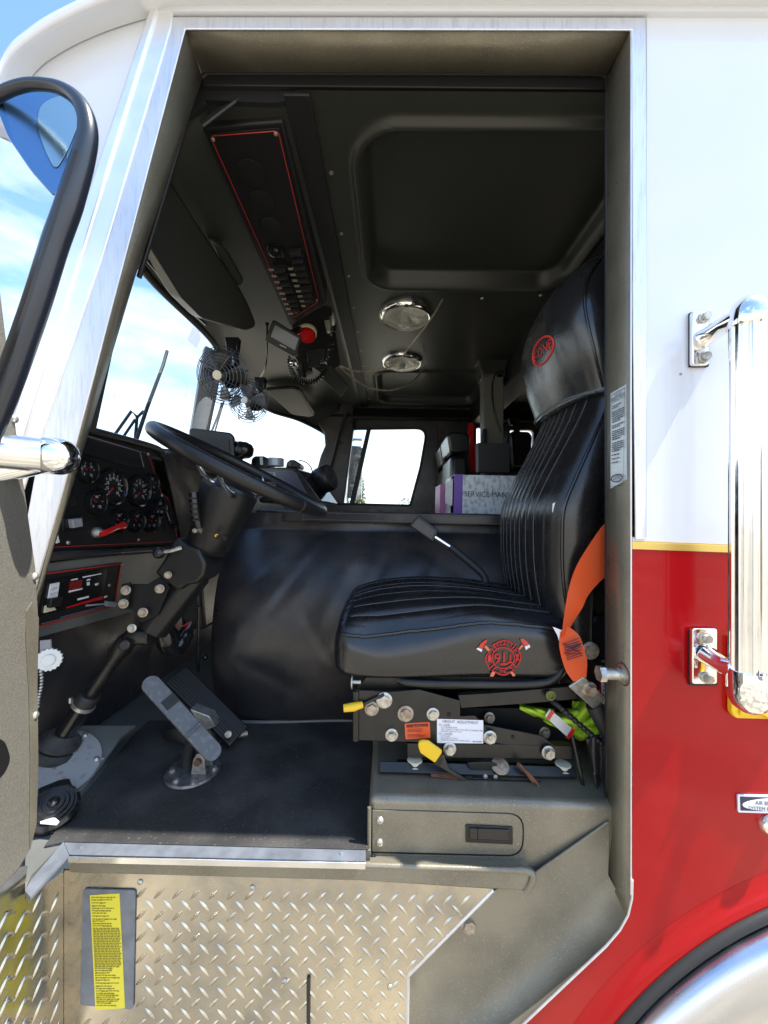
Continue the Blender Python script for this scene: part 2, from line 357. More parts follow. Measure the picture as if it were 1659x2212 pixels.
# -- red side panel with wheel arch cut out
def circ3(a, b_, c):
    (ax, ay), (bx, by), (cx, cy) = a, b_, c; d = 2*(ax*(by-cy)+bx*(cy-ay)+cx*(ay-by))
    ux = ((ax*ax+ay*ay)*(by-cy)+(bx*bx+by*by)*(cy-ay)+(cx*cx+cy*cy)*(ay-by))/d
    uy = ((ax*ax+ay*ay)*(cx-bx)+(bx*bx+by*by)*(ax-cx)+(cx*cx+cy*cy)*(bx-ax))/d
    return ux, uy, math.hypot(ax-ux, ay-uy)
ARX, ARY, ARR = circ3((1330, 2212), (1462, 2080), (1659, 1962))
arc = [(ARX+ARR*math.cos(math.radians(a)), ARY+ARR*math.sin(math.radians(a))) for a in range(-168, -59, 4)]
arc = [p for p in arc if p[0] < 2150]
redpoly = [(1366, 1186), (1592, 1194), (2300, 1222), (2300, arc[-1][1])]+list(reversed(arc))+[(1060, arc[0][1]+30), (1040, 2300), (1130, 2214), (1310, 2044), (1340, 2008), (1358, 1975), (1366, 1930)]
b = MB(); b.plate(Y0, redpoly, 0.003, -0.003); b.build('red_side_panel', red, T, bevel=0.001)
b = MB(); b.plate(Y0, [(1366, 1169), (1592, 1178), (2300, 1205), (2300, 1222), (1592, 1194), (1366, 1186)], 0.0205, -0.02)
b.plate(Y0, [(1364, 1171.5), (1592, 1180), (2300, 1207), (2300, 1210), (1592, 1183), (1364, 1174)], 0.001, 0.0005); b.build('gold_stripe', gold, T)
# -- wheel arch: raised red flare, rubber bead, polished fender band
def arc3(rr, d, a0=-176, a1=-55, st=3): return [P(ARX+rr*math.cos(math.radians(a)), ARY+rr*math.sin(math.radians(a)), d) for a in range(a0, a1, st)]
b = MB(); rows = []
for rr, d in ((ARR+74, .7998), (ARR+52, .797), (ARR+26, .790), (ARR+6, .785), (ARR, .785), (ARR-2, .80)): rows.append(arc3(rr, d, -178))
b.grid(rows); b.build('arch_flare', red, T, ang=60)
b = MB(); b.tube(arc3(ARR-11, .785), .0115, 12); b.build('arch_rubber_bead', rubber, T)
b = MB(); rows = []
for rr, d in ((ARR-24, .795), (ARR-28, .782), (ARR-46, .768), (ARR-80, .752), (ARR-125, .742), (ARR-180, .738), (ARR-230, .745), (ARR-260, .76), (ARR-262, .9)): rows.append(arc3(rr, d))
b.grid(rows); b.build('wheel_fender_band', mat('dull_chrome', (.62, .64, .70), .22, 1.0, bump=[(12, .1)], rvar=(10, .15, .32)), T, ang=60)
# -- roof edge with rolled drip rail, front corner
ri = cat([P(x, y, .7985) for x, y in ((2300, 26), (1400, 25), (700, 24), (400, 26), (335, 36), (250, 60), (172, 92), (118, 122), (84, 148), (58, 182), (40, 230), (20, 300))], 5)
re_ = cat([P(x, y, .752) for x, y in ((2300, -42), (1400, -44), (700, -44), (390, -42), (300, -22), (200, 14), (110, 58), (60, 92), (26, 122), (4, 158), (-14, 215), (-40, 300))], 5)
b = MB(); b.grid([ri, [(p*.7+q*.3)+V((0, 0, .004)) for p, q in zip(ri, re_)], [(p*.2+q*.8)+V((0, 0, .002)) for p, q in zip(ri, re_)], re_, [q+V((-.002, -.005, .008)) for q in re_], [q+V((-.004, -.002, .022)) for q in re_], [q+V((0, .06, .05)) for q in re_]])
b.build('roof_drip_rail', white, T, ang=180)
b = MB(); b.plate(Y0, [(2300, 20), (2300, 31), (1396, 27), (1396, 36), (372, 36), (345, 20)], 0.02, -0.02)
b.prism([P(x, y, .79) for x, y in ((2300, 24), (2300, -40), (300, -40), (200, 40), (340, 24))], V((0, .3, 0)))
b.build('roof_side', white, T)
b = MB(); b.plate(Y0, [(334, 18), (240, 48), (140, 92), (70, 150), (52, 230), (100, 330), (150, 420), (120, 520), (85, 650), (42, 790), (-40, 1000), (20, 1000), (40, 872), (120, 620)], 0.03, -0.03)
b.build('front_corner_panel', white, T, bevel=0.003)
# -- front pillar chrome strip (slightly hollow section) and scuffed edge trim of the doorway
b = MB()
for (xa, ya, xb, yb), off, th in (((334, 0, 37, 870), .014, .014), ):
    b.plate(Y0, [(334, -20), (352, -20), (318, 90), (132, 690), (30, 1010), (-10, 1010), (37, 872)], .010, .002)
b.build('pillar_chrome_strip', satin, T, bevel=0.004, seg=3)
b = MB(); b.plate(Y0, [(352, -20), (381, -20), (369, 60), (218, 560), (92, 930), (50, 1060), (12, 1060), (30, 1010), (132, 690), (318, 90)], .005, .002)
b.build('pillar_moulding', satin, T, bevel=0.0035, seg=3)
b = MB(); b.plate(Y0, [(372, 36), (1396, 37), (1398, 700), (1396, 1166), (1373, 1166), (1368, 700), (1366, 64), (400, 62), (258, 600), (161, 968), (60, 1330), (20, 1330), (92, 930), (218, 560), (369, 62)], .004, 0)
b.plate(Y0, [(1362, 60), (1366, 60), (1366, 1935), (1362, 1935)], .003, 0); b.build('doorway_edge_trim', alu, T, bevel=0.0015)
# -- bronze jambs
def strip(b, outer, inner, di):
    b.grid([[P(x, y, .80) for x, y in outer], [P(x, y, d) for (x, y), d in zip(inner, di)]])
b = MB(); strip(b, [(30, 1440), (85, 1262), (161, 968), (258, 600), (400, 62)], [(50, 1440), (100, 1232), (189, 937), (290, 600), (436, 168)], [.85, .85, .85, .855, .878]); b.build('front_jamb', bronze, T, ang=50, solid=.003)
b = MB(); strip(b, [(400, 62), (700, 62), (1000, 63), (1362, 64)], [(436, 155), (700, 155), (1000, 156), (1312, 160)], [.878]*4); b.build('header_jamb', bronze, T, solid=.003)
b = MB(); strip(b, [(1362, 64), (1364, 1000), (1362, 1940), (1354, 1978)], [(1312, 160), (1312, 1000), (1312, 1780), (1312, 1890)], [.885, .885, .885, .868]); b.build('rear_jamb', bronze, T, solid=.003)
# black rubber seal lip inside the opening
b = MB(); lip = [(300, 600), (425, 190), (432, 170), (450, 158), (1000, 159), (1296, 160), (1309, 168), (1311, 190), (1312, 1000), (1312, 1780)]
b.tube([P(x, y, .889) for x, y in lip], .006, 8); b.plate(planeY(.888), [(430, 160), (1312, 160), (1312, 192), (440, 184)], .02, -.022); b.build('door_seal', headd, T, bevel=.004)
# -- front door standing open (its inner face looks to the rear) with chrome grab handle
D1 = Pl(PX(80, 1300, -.70), PX(80, 1700, -.70), PX(-20, 1300, -.66))
dp = [(-900, 300), (-30, 480), (0, 610), (16, 740), (30, 880), (62, 1110), (78, 1225), (84, 1330), (80, 1480), (82, 1640), (78, 1780), (66, 1836), (40, 1880), (0, 1922), (-900, 2300)]
b = MB(); b.plate(D1, dp, .045, -.045); drp = b.build('front_door', bronzedoor, T, bevel=.004, seg=3)
D2 = Pl(D1(0, 1200)-V((.05, 0, 0)), D1(0, 1700)-V((.05, 0, 0)), D1(50, 1400)-V((.05, 0, 0)))
b = MB(); b.plate(D1, [(70, 1300), (84, 1335), (81, 1480), (83, 1640), (79, 1780), (66, 1834), (64, 1800), (66, 1640), (63, 1500), (56, 1380), (58, 1320)], .001, .0005); b.build('flange_shade_band', bronze, drp)  # door edge strip, outlined to stand in for the dark shading band there
each('rivet', zinc, drp, [('lathe', D1(x, y), D1.n, [(.008, 0), (.0075, .003), (.004, .006), (0, .0065)], 14) for x, y in ((30, 905), (75, 1245), (75, 1545))])
b = MB(); b.plate(D1, rnd([(-70, 1585), (10, 1598), (24, 1640), (10, 1672), (-70, 1725)], 14), .001, .001); b.build('pull_pocket', plastm, drp, bevel=0)
ha = P(150, 985, .70)
b = MB(); hp = [P(-420, 905, .43), P(-100, 964, .60), P(0, 976, .648), P(108, 985, .69)]; b.tube(hp, .031, 24); b.build('grab_handle', polish, drp)
b = MB(); d_ = (hp[3]-hp[2]).normalized(); b.lathe(hp[3]-d_*.012, d_, [(.0325, 0), (.034, .004), (.034, .02), (.033, .03), (.028, .043), (.018, .052), (.006, .056), (0, .057)], 26)
b.tube([hp[3]+V((-.004, 0, -.015)), hp[3]+V((-.06, -.03, -.035)), hp[3]+V((-.14, -.08, -.04))], [.014, .02, .024], 14)
b.build('grab_handle_end', chrome, drp)
# -- exterior mirror: black shell around the convex glass
m = MB(); ml = [(-90, 262), (-30, 222), (20, 194), (70, 182), (128, 190), (172, 222), (190, 275), (180, 340), (150, 440), (118, 530), (84, 640), (50, 740), (10, 850), (-40, 970)]
mp_ = cat([P(x, y, .60) for x, y in ml], 5); rr_ = [.0085+.0095*min(1, max(0, (i-18)/22)) for i in range(len(mp_))]
m.tube(mp_, rr_, 16); mr = m.build('side_mirror', shell, T)
m = MB(); m.tube([P(x, y, .588) for x, y in ((168, 330), (134, 440), (100, 540), (66, 650), (28, 760), (-10, 860))], .0065, 8); m.build('shell_seam', plastg, mr)
Mp = Pl(P(0, 200, .61), P(150, 200, .665), P(0, 400, .605))
m = MB(); m.plate(Mp, rnd([(-80, 300), (4, 196), (150, 188), (188, 260), (164, 340), (118, 424), (66, 366), (18, 296), (-4, 240)], 12), .004); m.build('sky_tinted_mirror_glass', mirr, mr, bevel=.001)
Mq = MB(); gc = [(x, y) for x, y in rnd([(84, 225), (120, 205), (160, 205), (172, 262), (150, 320), (121, 370), (95, 320), (78, 268)], 20)]
Mq.plate(Mp, gc, .002, .004); Mq.build('painted_reflection_spot', mirr2, mr, bevel=.0015)  # lighter reflection in the glass, laid on as a paler plate
# -- rear grab handle on brackets
def bracket(x0, y0, x1, y1, bolts, neck):
    k = MB(); k.plate(Y0, rnd([(x0-5, y0), (x1, y0), (x1, y1+4), (x0-5, y1+4)], 3), .006, 0); rb = k.build('bracket_gasket', rubber, gh, bevel=.001)
    k = MB(); k.plate(Y0, rnd([(x0, y0-2), (x1, y0-2), (x1, y1), (x0, y1)], 6), .009, .006); k.tube(neck, [.02, .017, .016, .02], 14, flat=1.0)
    k.build('handle_bracket', chrome, gh, bevel=.002, seg=3)
    for bx, by in bolts:
        q = MB(); q.hexbolt(Y0(bx, by, .0155), Y0.n, .0085, .009); q.build('bolt', zinc, gh)
gh = MB(); HD = .715; top = P(1618, 700, HD); bot = P(1618, 1482, HD); hx = 0.0292
rows = []; nn = 168
for kk in range(2):
    c_ = (top, bot)[kk]; rows.append([c_+V((math.cos(2*math.pi*j/nn), math.sin(2*math.pi*j/nn), 0))*(hx-.0034*(max(0, math.cos(2*math.pi*j/nn*14))**1.5)) for j in range(nn)])
gh.grid(rows, closed=True); gh = gh.build('rear_grab_handle', polish, T, ang=35)
ax = (top-bot).normalized()
b = MB(); b.lathe(top-ax*.006, ax, [(.0315, 0), (.0325, .002), (.0325, .016), (.031, .03), (.025, .045), (.014, .054), (0, .057)], 28); b.build('handle_end_cap', chrome, gh)
b = MB(); b.lathe(bot+ax*.03, -ax, [(.0315, 0), (.0325, .002), (.0325, .04), (.031, .054), (.024, .068), (.013, .076), (0, .079)], 28)
b.lathe(P(1646, 1462, HD-.030), V((.35, -.9, 0)), [(.008, 0), (.008, .004), (.0045, .005), (.003, .002), (0, .002)], 14); b.build('handle_end_cap', chrome, gh)
bracket(1496, 674, 1532, 788, [(1521, 686), (1521, 772)], [P(1514, 735, .785), P(1534, 722, .77), P(1560, 704, .745), P(1592, 690, .725)])
bracket(1496, 1360, 1550, 1478, [(1523, 1378), (1526, 1464)], [P(1524, 1412, .785), P(1545, 1426, .765), P(1566, 1440, .745), P(1592, 1445, .725)])
b = MB(); b.lathe(Y0(1470, 808), Y0.n, [(.0028, 0), (.0025, .0015), (0, .002)], 10); b.build('panel_rivet', zincdull, T)
# -- yellow holder with label behind the handle, air brake label, drain knob
yh = thing('wheel_chock_holder', P(1650, 1560, .79), 'yellow plastic holder with a white card bolted to the red panel behind the grab handle', 'holder')
b = MB(); b.plate(Y0, rnd([(1582, 1378), (1720, 1378), (1720, 1556), (1590, 1552), (1581, 1540)], 6), .012, .001)
b.plate(Y0, [(1600, 1508), (1720, 1508), (1720, 1548), (1600, 1546)], .004, .0135); b.prism([P(1610, 1520, .785), P(1640, 1512, .785), P(1720, 1560, .76), P(1720, 1590, .76)], V((0, .01, 0)))
b.build('holder_body', yel, yh, bevel=.003)
b = MB(); b.screw(Y0(1612, 1531, .0178), Y0.n, .006); b.build('screw', zinc, yh)
b = MB(); b.plate(Y0, [(1580, 1340), (1720, 1340), (1720, 1374), (1581, 1374)], .004, .001); b.build('white_card', label, yh, bevel=.001)
b = MB(); b.text('WHEEL', P(1652, 1396, .783), V((0, 0, 1)), V((-1, 0, 0)), .010); b.build('lettering', inkd, yh)
b = MB(); b.plate(Y0, rnd([(1594, 1717), (1760, 1722), (1760, 1760), (1595, 1755)], 3), .003, .001); ab = b.build('air_brake_sign', label, T)
b = MB(); b.plate(Y0, [(1599, 1721), (1756, 1726), (1756, 1756), (1600, 1751)], .0006, .004); b.build('sign_border', inkd, ab)
b = MB(); e_ = [(1682+78*math.cos(t*.2618), 1739+14.5*math.sin(t*.2618)) for t in range(24)]; b.plate(Y0, e_, .0006, .0047); b.build('sign_oval', label, ab)
b = MB(); b.text('AIR BRAKE', Y0(1631, 1738, .0055), V((1, 0, -.03)), V((0, 0, 1)), .0078, sx=.9); b.text('SYSTEM FILL', Y0(1616, 1749.5, .0055), V((1, 0, -.03)), V((0, 0, 1)), .0078, sx=.9); b.build('lettering', inkd, ab)
b = MB(); b.lathe(Y0(1662, 1780), Y0.n, [(.022, 0), (.021, .006), (.017, .014), (.008, .018), (0, .019)], 24); b.build('air_fitting', polish, T)

# ------------------------------------------------------------------ step well
R1 = planeY(.852)
TP = [(135, 1880), (600, 1890), (1066, 1920), (1062, 1932), (882, 2106), (878, 2330), (135, 2330)]
b = MB(); b.plate(R1, TP, .004, 0)
def lug(c, u, v, n, ang, l, w, h):
    a = u*math.cos(ang)+v*math.sin(ang); p = n.cross(a); vs = []; q = 5; ridge = []
    L_ = []; R_ = []
    for i in range(q+1):
        t = -1+2*i/q; hw = w*(1-t*t); vs_ = c+a*(l*t)
        L_.append(vs_+p*hw); R_.append(vs_-p*hw); ridge.append(vs_+n*h*(1-t*t)**.6)
    b.grid([L_, ridge, R_])
def inside(x, y, poly):
    c = False; n = len(poly)
    for i in range(n):
        (x1, y1), (x2, y2) = poly[i], poly[i-1]
        if (y1 > y) != (y2 > y) and x < (x2-x1)*(y-y1)/(y2-y1)+x1: c = not c
    return c
def lugs(pl, poly, holes=(), sx=19.5, sy=23.5, y0=1900, y1=2330, x0=-300, x1=1100):
    j = 0; y = y0
    while y < y1:
        i = 0; x = x0
        while x < x1:
            if (i+j) % 2 == 0:
                yy = y+x*.02
                if inside(x, yy, poly) and not any(inside(x, yy, h) for h in holes):
                    lug(pl(x, yy, .0042), pl.u if abs(pl.u.z) < .5 else pl.v, V((0, 0, 1)), pl.n, .80 if j % 2 else -.80, .0175, .0042, .0028)
            i += 1; x += sx
        j += 1; y += sy
PLT = rnd([(178, 1921), (292, 1924), (287, 2182), (172, 2172)], 9)
hole = [(165, 1905), (302, 1908), (298, 2195), (160, 2185)]
tpin = [(150, 1912), (600, 1922), (1052, 1940), (872, 2100), (868, 2330), (150, 2330)]
lugs(R1, tpin, [hole]); b.build('tread_plate', tread, T, ang=25)
# left cheek of the step well turning out toward the open door
R2 = Pl(R1(137, 1950), R1(137, 2150), P(-60, 2000, .66))
b = MB(); R2.u = (P(-60, 2000, .66)-R1(137, 2000)).normalized()*-1
lp = [(137, 1885), (68, 1935), (55, 1905), (60, 1870), (-200, 1930), (-200, 2340), (137, 2340)]
b.plate(R2, lp, .004, 0)
lugs(R2, [(130, 1920), (70, 1950), (-190, 1960), (-190, 2330), (128, 2330)], (), 19, 23.5); b.build('tread_plate_cheek', tread, T, ang=25)
each('tread_plate_screw', zinc, T, [('screw', R1(x, y, .0042), R1.n, .0062) for x, y in ((303, 1905), (545, 1917), (615, 2119), (842, 2132))])
b = MB(); b.plate(R1, rnd([(662, 2113), (670, 2113), (670, 2330), (662, 2330)], 3), .004, .004); b.build('drain_slot_trim', plastg, T)
b = MB(); b.plate(R1, PLT, .004, .004); lpl = b.build('label_plate', alusill, T, bevel=.0015)
b = MB(); b.plate(R1, [(194, 1934), (258, 1930), (270, 2178), (206, 2182)], .0006, .0082); b.build('caution_label', ylab, lpl)
b = MB()
y = 1938.0
while y < 2172:
    t = (y-1934)/246; x = 197+12*t; xe = 256+12*t
    dense = .28 < t < .62
    xr = xe if dense else x+(xe-x)*random.uniform(.35, 1.0)
    xx = x
    while xx < xr-3:
        w = min(random.uniform(3, 9), xr-xx); hgt = 2.0 if dense else random.choice((1.6, 2.4))
        b.plate(R1, [(xx, y), (xx+w, y), (xx+w, y+hgt), (xx, y+hgt)], .0003, .009); xx += w+1.4
    y += 3.6 if dense else random.choice((4.2, 5.2, 6.5))
b.build('fine_print', mat('label_print', (0.20, 0.17, 0.02), .6), lpl)
# sill: floor edge angle strip, rolled bar beneath
FZ = -.735
def pz(x, y, z=FZ): return PZ(x, y, z)
b = MB()
b.prism(px_poly(lambda x, y: pz(x, y), [(138, 1818), (790, 1836), (790, 1860), (150, 1846)]), V((0, 0, -.006)))
b.build('sill_trim', alusill, T)
b = MB(); b.prism(px_poly(lambda x, y: pz(x, y, FZ+.0015), [(137, 1818), (149, 1846), (66, 1938), (54, 1924), (68, 1900)]), V((0, 0, -.006))); b.build('sill_trim_corner', alusill, T)
b = MB(); lo_ = V((0, -.0035, -.001)); b.prism([pz(150, 1846)+lo_, pz(790, 1860)+lo_, pz(790, 1860)+lo_-V((0, 0, .014)), pz(150, 1846)+lo_-V((0, 0, .014))], V((0, .003, 0))); b.build('sill_trim_lip', polish, T, bevel=.001)
each('sill_rivet', alusill, T, [('lathe', pz(x, y), V((0, 0, 1)), [(.006, 0), (.005, .002), (0, .0028)], 12) for x, y in ((176, 1829), (738, 1843), (108, 1862))])
b = MB(); sb = [P(150, 1866, .838), P(790, 1880, .838), P(1120, 1896, .838), P(1158, 1892, .842)]
b.prism([P(146, 1858, .838), P(790, 1872, .838), P(1140, 1878, .838), P(1150, 1888, .838), P(1142, 1926, .838), P(1110, 1926, .838), P(790, 1906, .838), P(146, 1888, .838)], V((0, .06, 0)))
b.build('sill_bar', bronze, T, bevel=.009, seg=4)
b = MB(); b.tube(cat([P(790, 1868, .842), P(960, 1874, .840), P(1080, 1878, .840), P(1142, 1882, .84), P(1150, 1900, .838), P(1136, 1926, .84)], 8), [.006]*20+[.0075]*21, 10); b.build('weld_bead', bronze, T)
# bronze lower side closing panel with rounded return
pts = {'a': (1150, 1888, .853), 'b': (1316, 1772, .864), 'b2': (1314, 1890, .860), 'c': (1359, 1976, .7994), 'd': (1341, 2009, .7994), 'e': (1311, 2045, .7994), 'f': (1131, 2215, .7994), 'g': (1041, 2301, .7994), 'h': (878, 2330, .85), 'i': (880, 2106, .85), 'j': (1062, 1926, .85),
       'k': (1240, 1960, .858), 'l': (1100, 2080, .858), 'm': (980, 2210, .858), 'n': (1285, 2000, .846), 'o': (1200, 2110, .842), 'p': (1075, 2225, .838), 'q': (1322, 1950, .84), 'r': (1165, 1990, .858)}
names = list(pts); P3 = [P(*pts[k]) for k in names]; ix = {k: i for i, k in enumerate(names)}
fs = ['abr', 'bkr', 'bb2k', 'b2qk', 'qnk', 'b2cq', 'cdq', 'dnq', 'den', 'eon', 'efo', 'fpo', 'fgp', 'gmp', 'ghm', 'him', 'iml', 'ijl', 'jrl', 'jar', 'rkl', 'knl', 'nol', 'olp', 'plm']
def tok(s):
    r_ = []; i = 0
    while i < len(s):
        if s[i:i+2] == 'b2': r_.append('b2'); i += 2
        else: r_.append(s[i]); i += 1
    return r_
b = MB(); b.add(P3, [tuple(ix[c] for c in tok(f)) for f in fs]); b.build('step_side_panel', bronze, T, ang=180)
b = MB(); b.tube([P(x, y, .7985) for x, y in ((1366, 1900), (1365, 1940), (1357, 1976), (1339, 2009), (1309, 2044), (1129, 2214), (1036, 2302))], .0022, 8); b.build('side_panel_edge', alu, T)
b = MB(); b.hexbolt(P(1012, 1996, .855), V((0.1, -1, .05)), .0135, .008); b.build('panel_bolt', zincdull, T)
b = MB(); b.tube([P(1150, 1890, .853), P(1230, 1834, .858), P(1312, 1776, .863)], .0025, 8); b.build('panel_weld_edge', bronze, T)
# edge of tread plate
b = MB(); b.tube([R1(1066, 1922, .003), R1(882, 2106, .003), R1(878, 2330, .003)], .0042, 6); b.build('tread_plate_edge', alu, T)
# ------------------------------------------------------------------ floor, seat box
b = MB(); b.prism([pz(x, y, FZ-.004) for x, y in ((54, 1924), (68, 1890), (137, 1820), (800, 1838), (810, 1360), (300, 1330), (60, 1500))], V((0, 0, -.02)))
b.build('cab_floor', greyp, T)
b = MB(); b.prism([pz(x, y, FZ+.003) for x, y in rnd([(142, 1817), (96, 1826), (150, 1752), (290, 1584), (322, 1556), (808, 1556), (797, 1834)], [2, 2, 2, 4, 4, 2, 10])], V((0, 0, -.006)))
b.build('floor_mat', matfl, T, bevel=.002)
SBZ = -.632; SBX = P(797, 1740, .862).x
b = MB(); b.box(V((SBX+.36, .066+.30, SBZ-.11)), (.72, .60, .22)); b.build('seat_box', bronze, T, bevel=.016, seg=4)
SF = planeY(.866)
b = MB(); b.plate(SF, rnd([(804, 1750), (1130, 1760), (1128, 1848), (804, 1840)], [2, 34, 34, 2]), .003, -.001); dr = b.build('seat_box_door', bronze, T, bevel=.001)
b = MB(); b.plate(SF, rnd([(800, 1747.5), (1133, 1757), (1131, 1851), (800, 1843)], [2, 36, 36, 2]), .001, -.0008); b.build('door_gap', plastm, dr)
b = MB(); b.plate(SF, rnd([(1006, 1782), (1108, 1787), (1108, 1825), (1006, 1820)], 3), .003, .002); la = b.build('latch', plast, dr, bevel=.001)
b = MB(); b.plate(SF, rnd([(1014, 1790), (1100, 1793.5), (1100, 1817), (1014, 1813)], 2), .003, .005); b.build('latch_paddle', plastg, dr, bevel=.0015)
b = MB(); b.plate(SF, [(1031, 1789.5), (1033.5, 1789.7), (1033.5, 1814.5), (1031, 1814.3)], .0006, .0082); b.build('latch_line', plastm, dr)
each('door_screw', zinc, dr, [('screw', SF(x, y, .002), SF.n, .0085) for x, y in ((821, 1772), (820, 1820))])
b = MB(); b.tube([P(798, 1744, .862), P(797, 1845, .862)], .0045, 10); b.build('hinge', bronze, dr)

# ------------------------------------------------------------------ engine cover (doghouse)
prof = [(.62, -.745), (.560, -.735), (.53, -.66), (.505, -.55), (.498, -.43), (.525, -.30), (.58, -.19), (.645, -.11), (.69, -.075), (.705, -.06), (.71, -.02), (.71, .0)]
prof = [(p.x, p.y) for p in cat([V((a, z, 0)) for a, z in prof], 10)]
EXL, EXR = P(428, 1400, 1.34).x, 0.95
rows = []
for (yy, z) in prof:
    rw = []
    for i in range(140):
        t = i/139; x = EXL+(EXR-EXL)*t; R_ = .20; e = max(0, 1-(x-EXL)/R_)
        x2 = x; y2 = yy+R_*.9*(1-math.sqrt(max(0, 1-e*e)))
        wob = .006*math.sin(x*9+z*5)+.005*math.sin(x*17-z*13+1)-.014*math.exp(-((x+.10)/.20)**2-((z+.36)/.2)**2)
        for (xa, za, xb, zb, w_, am) in ((-.22, -.10, -.46, -.42, .022, .016), (-.10, -.12, -.30, -.50, .03, -.012), (.02, -.10, -.10, -.36, .018, .010), (-.34, -.16, -.58, -.30, .02, -.010), (.20, -.12, .10, -.30, .025, .009), (-.50, -.50, -.20, -.66, .025, .010), (-.30, -.32, -.12, -.58, .02, .008)):
            lx, lz = xb-xa, zb-za; tt = max(0, min(1, ((x-xa)*lx+(z-za)*lz)/(lx*lx+lz*lz))); dd_ = math.hypot(x-xa-lx*tt, z-za-lz*tt)
            wob += .5*am*math.exp(-(dd_/w_)**2)*math.sin(math.pi*min(1, tt+.15))
        rw.append(V((x2, y2+wob, z)))
    rows.append(rw)
b = MB(); b.grid(rows); b.build('engine_cover', vinyl, T, ang=180)
b = MB(); tpz = .012
b.prism([V((EXL+.30, .672, tpz)), V((EXR, .672, tpz)), V((EXR, 2.0, tpz)), V((EXL+.10, 2.0, tpz)), V((EXL+.10, .80, tpz))], V((0, 0, -.045)))
ec = b.build('engine_cover_lid', vinyl, T, bevel=.006)
b = MB()
for zz in (.004, -.022): b.tube([V((EXL+.31+.01*(zz < 0), .6705, zz)), V((.4, .6705, zz-.002)), V((EXR, .6705, zz))], .0012, 5)
b.tube([V((EXL+.33, .6705, .008)), V((EXL+.33, .6705, -.03))], .0012, 5); b.build('stitching', stitch, ec)
each('cover_fastener', plastg, T, [('lathe', P(x, y, d), V((0, -1, .2)), [(.010, 0), (.009, .005), (.004, .009), (0, .01)], 14) for x, y, d in ((443, 1420, 1.36), (577, 1531, 1.35))])
b = MB(); b.tube(cat([pz(435, 1556, FZ+.006), pz(560, 1560, FZ+.006), pz(700, 1557, FZ+.006), pz(800, 1556, FZ+.006)], 5), .006, 8); b.build('cover_base_seal', greyp, T)
# firewall and toe board
b = MB(); b.prism([V((-.985, -.01, -.76)), V((-.985, 2.75, -.76)), V((-.985, 2.75, .18)), V((-.985, -.01, .18))], V((-.02, 0, 0))); b.build('firewall', vinyl, T)
b = MB(); rows = []
for i in range(30):
    t = i/29; y = .02+.74*t
    rows.append([V((-.97+.012*math.sin(t*17), y, -.30)), V((-.955+.02*math.sin(t*11+1), y, -.42)), V((-.95+.012*math.sin(t*14), y, -.53)), V((-.955+.012*math.sin(t*9+2), y, -.60)), V((-.965, y, -.66)), V((-.97, y, -.73))])
b.grid(rows); b.build('firewall_quilt', vinyl, T, ang=180, subsurf=1)
TOEn = V((.38, -.30, .87)).normalized(); TOEo = P(128, 1642, 1.03)-TOEn*.014
def toe(x, y):
    w = ray(x, y); return CAM+w*((TOEo-CAM).dot(TOEn)/w.dot(TOEn))
b = MB(); b.prism([toe(x, y) for x, y in ((40, 1590), (150, 1566), (296, 1566), (262, 1592), (150, 1748), (40, 1880))], TOEn*-.02); b.build('toe_plate', greyp, T, bevel=.003)
b = MB(); b.lathe(toe(221, 1639), TOEn, [(.006, 0), (.005, .003), (0, .004)], 12); b.build('toe_plate_bolt', zinc, T)
b = MB(); b.tube([P(430, 1310, 1.30), P(428, 1450, 1.32)], .006, 8); b.build('cover_edge_rod', plastg, T)

# ------------------------------------------------------------------ dashboard
DX = -.857; DP = planeX(DX)
def dp_(x, y, off=0): return DP(x, y, off)
b = MB(); b.prism([DP(-40, 884), DP(191, 930), DP(322, 966), DP(352, 1066), DP(364, 1072), DP(386, 1172), DP(100, 1196), DP(-40, 1204)], V((-.09, 0, 0))); b.build('instrument_panel', plastm, T, bevel=.003)
b = MB()
for seg_ in ([(116, 1182), (386, 1169)], [(150, 936), (320, 980), (349, 1067), (362, 1075), (383, 1160)]): b.tube([DP(x, y, .0012) for x, y in seg_], .0011, 6)
b.build('panel_red_line', redline, T)
b = MB(); b.tube(cat([DP(-40, 888, .004), DP(100, 904, .004), DP(191, 928, .004), DP(335, 967, .004), DP(352, 985, .002)], 5), .011, 10); b.build('dash_cowl_edge', vinyl, T)
b = MB(); b.tube([DP(-20, 1214, .004), DP(130, 1200, .004), DP(386, 1184, .004)], .012, 10); b.build('dash_lower_roll', vinyl, T)
b = MB()   # dash top towards the windshield
dt = [V((DX-.005, -.02, .235)), V((DX-.005, .64, .235)), V((DX+.05, .78, .225)), V((DX+.10, .95, .215)), V((-.74, 1.5, .19)), V((-.72, 2.72, .17)), V((-1.06, 2.72, .17)), V((-1.16, 1.45, .2)), V((-1.06, -.02, .2))]
b.prism(dt, V((0, 0, -.05))); b.build('dash_top', vinyl, T, bevel=.01)
b = MB()   # padded side of the instrument pod
b.add([DP(330, 966, .0), DP(352, 985, 0), DP(372, 1070, 0), DP(392, 1170, 0), P(470, 985, 1.78), P(470, 1060, 1.74), P(470, 1110, 1.70), P(470, 1180, 1.65)], [(0, 1, 5, 4), (1, 2, 6, 5), (2, 3, 7, 6)]); b.build('dash_side_pad', vinyl, T, solid=.01)
b = MB(); b.prism([V((-.80, .80, -.12)), V((-.80, .95, .21)), V((-.73, 1.5, .185)), V((-.72, 2.72, .165)), V((-.72, 2.72, -.5)), V((-.76, .80, -.5))], V((-.10, 0, 0))); b.build('centre_dash', vinyl, T, bevel=.02)
